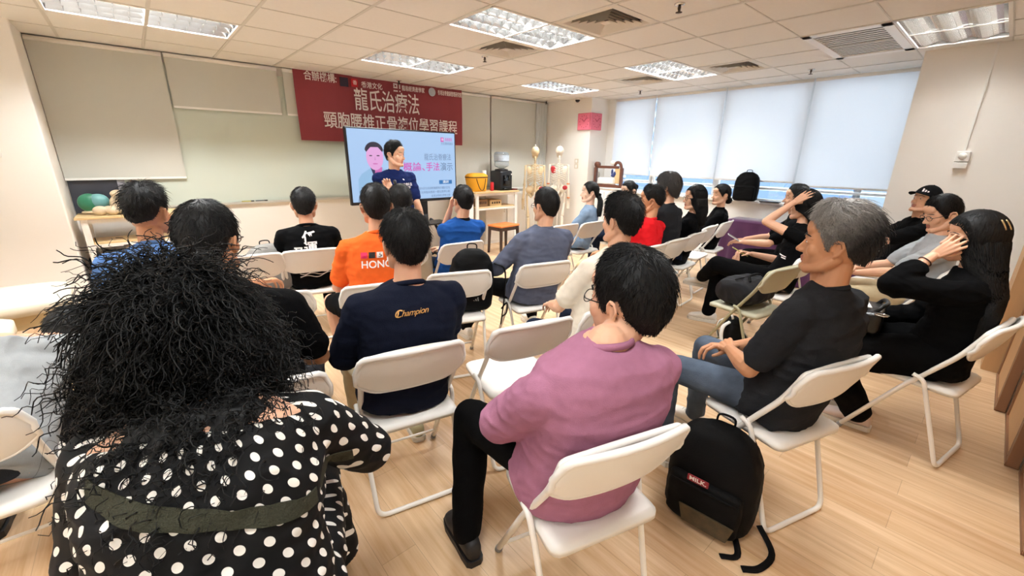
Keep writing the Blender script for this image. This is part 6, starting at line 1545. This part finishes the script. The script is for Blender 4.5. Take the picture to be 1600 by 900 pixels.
print_on('mauve', 'pocket_print', text_mesh('SINCE', .026, bold=.0008, extrude=0), white_ink, lambda x, z: (V((-.6, .30-z, .535+x*.55)), V((1, 0, 0))), target='shirt') if False else None
sit('navy_gold', 'C1', 'seated person in navy sweatshirt with gold script across the back', (.515, -4.635, 1.297), 78, skin_k='mid', shirt=navy_sw, shirt_name='sweatshirt', sleeve='elbow', trousers=khaki, shoe=(olive_shoe, sole_white), collar=('crew', navy_sw), detail=2, gw=1.16, gd=1.08, sw=.190,
    feet={-1: (-.16, .38), 1: (.12, .30)}, hair=H(line='man', top=.028, side=.015, n=3000, len=.034, lift=.30, clump=.006), neckw=1.06)
gold = mat('print_gold', '#d8a25a', rough=.6, var=.05)
print_on('navy_gold', 'script_print', text_mesh('hampion', .035, bold=0, shear=.35, extrude=0, spacing=.92), gold, back_place('navy_gold', .845, -.060))
print_on('navy_gold', 'script_print', text_mesh('C', .042, bold=.0003, shear=.3, extrude=0), gold, back_place('navy_gold', .845, -.089))
print_on('navy_gold', 'script_mark', poly_mesh([[(-.036, -.011), (-.031, -.011), (-.025, .013), (-.030, .013)]]), gold, back_place('navy_gold', .845, -.042), off=.0035)
sit('black_glasses', 'C25', 'seated man with round glasses in black T-shirt behind the curly hair', (-.14, -4.46, 1.358), 55, yaw=74, skin_k='tan', shirt=black_t, shirt_name='t_shirt', trousers=trous2, shoe=SH_B, collar=('crew', black_t), detail=2, gw=1.10, sw=.185, knees={1: V((.16, .46, .53))},
    hair=H(line='man', top=.022, side=.010, n=2400, len=.034, lift=.18, clump=.005, r=.0010))
glasses(PEOPLE['black_glasses']['HM'], PEOPLE['black_glasses']['root'], glasses_black)
glasses(PEOPLE['jacket']['HM'], PEOPLE['jacket']['root'], glasses_black, False)
glasses(PEOPLE['mauve']['HM'], PEOPLE['mauve']['root'], glasses_black, False)
sit('bent_grey', 'C23', 'seated person in grey T-shirt bent far forward at the left edge', (-.66, -3.56, .84), 70, hpitch=-50, sh=(-.80, -3.86, .80), skin_k='mid', shirt=grey_tee, shirt_name='t_shirt', trousers=trous2, shoe=SH_B, gw=1.12, gd=1.05, sw=.185, bulge=-.10,
    hands={-1: (-1.0, -3.72, .45), 1: (-.74, -3.72, .45)}, hair=H(line='man', top=.02, side=.01, n=500, len=.03))
# ---- the woman with curls
def curls(buf, HM, sp):
    c = HM.translation; bm = bmesh.new()
    for (x, y, z), r_ in (((0, -.015, .03), (.118, .118, .118)), ((-.03, -.05, -.10), (.150, .105, .14)), ((.05, -.05, -.10), (.140, .105, .14)), ((-.06, -.07, -.22), (.125, .085, .13)), ((.06, -.07, -.20), (.125, .085, .12)), ((.02, -.19, -.22), (.12, .09, .11)), ((.11, -.18, -.20), (.085, .08, .09)), ((.03, -.25, -.262), (.10, .065, .055)), ((.10, -.235, -.24), (.075, .06, .05))):
        ell(bm, c+V((x, y, z)), r_, None, 22, 14)
    me = remesh(bm, .0085, 4); wrinkle(me, .020, (20, 20, 20), 3, False); wrinkle(me, .012, (55, 55, 38), 8); n = len(me.vertices)
    co = np.empty(n*3, np.float32); me.vertices.foreach_get('co', co); co = co.reshape(-1, 3).astype(float); no = np.empty(n*3, np.float32); me.vertex_normals.foreach_get('vector', no); no = no.reshape(-1, 3).astype(float)
    buf.add_mesh(me); cz = np.array(c)
    keep = ~((co[:, 1] > c.y+.055) & (co[:, 2] < c.z+.06)); co, no = co[keep], no[keep]
    curl_locks(buf, co, no, 5200, .11, .010, .0017, 5)
    curl_locks(buf, co, no, 2400, .08, .012, .0008, 6, down=.7, turns=2.8, out=(.1, .5))
    low = co[:, 2] < c.z-.16
    curl_locks(buf, co[low], no[low], 1100, .085, .012, .0015, 7, down=1.2)
    curl_locks(buf, co, no, 110, .10, .018, .0005, 8, down=-.1, turns=1.6, steps=26, out=(.2, .7))
    tp = co[:, 2] > c.z+.05; curl_locks(buf, co[tp], no[tp], 2600, .13, .008, .0017, 9, down=1.0, turns=2.2)
dots = polka()
sit('polka', 'C24', 'woman with big curly black hair in black dress with white polka dots', (-.275, -5.07, 1.283), 76, yaw=70, sh=(-.262, -5.18, .985), skin_k='light', female=True, shirt=dots, shirt_name='dress', sleeve='elbow', trousers=None, legs_short=False, shoe=SH_B, detail=2, gw=1.40, gd=1.40, sw=.188, fat=1.05, low_neck=True, face=True,
    hands={-1: (-.38, -4.93, .66), 1: (-.06, -4.98, .66)}, hints={-1: (-.45, -.3, -.8), 1: (.8, -.3, -.5)}, hair=H(line='woman', top=.02, side=.02, n=300, len=.05, extra=curls))
pc = PEOPLE['polka']; wrap_uv(pc['shirt'], None)
bm = bmesh.new()
L_ = pc['legs']
ell(bm, (0, .0, .55), (.24, .20, .10), None, 24, 14); loft(bm, [((0, .08, .54), (.235, 0, 0), (0, 0, .095)), ((0, .28, .53), (.225, 0, 0), (0, 0, .085)), ((0, .46, .50), (.21, 0, 0), (0, 0, .075))], 26, 2.6)
loft(bm, [((0, .46, .52), (.205, 0, 0), (0, .075, 0)), ((0, .47, .3), (.225, 0, 0), (0, .095, 0)), ((0, .46, .16), (.24, 0, 0), (0, .11, 0))], 26, 2.6)
me = remesh(bm, .009, 6); wrinkle(me, .008, (8, 8, 10), 4); o = me_obj('dress_skirt', me, dots, pc['root']); wrap_uv(o, None)
strip = []
for k in range(30):
    u0, u1 = k/30, (k+1)/30
    f = lambda u: (-.16+.44*u, .165-.165*u+.015*math.sin(PI*u))
    (x0, z0), (x1, z1) = f(u0), f(u1); strip.append([(x0, z0-.019), (x1, z1-.019), (x1, z1+.019), (x0, z0+.019)])
st_ = print_on('polka', 'bag_strap', poly_mesh(strip), mat('strap_olive', '#2b2b19', rough=.8, var=.12, vscale=60, bump=.5, bscale=300), back_place('polka', .58, 0), off=.006)
st_.modifiers.new('s', 'SOLIDIFY').thickness = .003

# ---- held things
def phone(label, loc, rot, c):
    t = thing('phone', label, 'phone', loc, 0); t.rotation_euler = rot
    bm = bmesh.new(); box(bm, (0, 0, 0), (.074, .152, .009), bevel=.004, seg=3); mesh_obj('case', bm, mat('case_'+c, c, rough=.4, var=.05), t)
    bm = bmesh.new(); box(bm, (0, 0, .005), (.066, .142, .001)); mesh_obj('display', bm, mat('display_off', '#060608'), t, False)
    bm = bmesh.new(); box(bm, (-.02, .055, -.006), (.026, .03, .004), bevel=.002); mesh_obj('camera_bump', bm, black_plastic, t)
    return t
p_ = PEOPLE['elbow_up']; wv_ = p_['root'].matrix_basis @ p_['arms'][1][2]
phone('phone in yellow case held low by the woman with the raised elbow', (wv_.x-.05, wv_.y+.09, wv_.z+.012), (.5, .1, .5), '#c8c06a')
p_ = PEOPLE['face_sliver']; wv_ = p_['root'].matrix_basis @ p_['arms'][-1][2]
phone('phone with pale case held by the man behind the raised elbow', (wv_.x+.0, wv_.y+.10, wv_.z+.03), (.5, 0, .4), '#e3e3e6')
p, a = CHAIRS['C5']
t = thing('handbag', 'black handbag with silver buckle on the lap of the long haired woman', 'bag', (p.x-.03, p.y+.27, .60), math.radians(5))
bm = bmesh.new(); box(bm, (0, 0, .07), (.30, .14, .13), bevel=.03, seg=3); me = remesh(bm, .008, 3); wrinkle(me, .006, (10, 10, 10), 8); me_obj('body', me, mat('leather_black', '#101011', rough=.3, var=.15, bump=.15, bscale=90), t)
bm = bmesh.new(); tube(bm, smooth_path([(-.1, -.02, .12), (-.09, -.05, .16), (0, -.07, .165), (.09, -.05, .16), (.1, -.02, .12)], 5), .011, 8); mesh_obj('handle', bm, mat('leather_black', '#101011'), t)
bm = bmesh.new(); tube(bm, [(-.155+.02*math.cos(k*PI/8), -.06+.03*math.sin(k*PI/8), .135) for k in range(16)], .004, 6, closed=True); mesh_obj('buckle', bm, chrome, t)
t = thing('paper', 'folded white paper lying above the black handbag', 'paper', (p.x-.03, p.y+.36, .745), .3)
bm = bmesh.new(); vs = box(bm, (0, 0, 0), (.21, .16, .004)); box(bm, (.0, .02, .005), (.19, .13, .003), rot=Matrix.Rotation(.12, 4, 'Z')); mesh_obj('sheets', bm, white_paint, t, False)
bm = bmesh.new()
for k in range(5): box(bm, (-.02, .06-.025*k, .0072), (.12, .004, .0005))
mesh_obj('print_lines', bm, rubber, t, False)
bpy.context.view_layer.update()
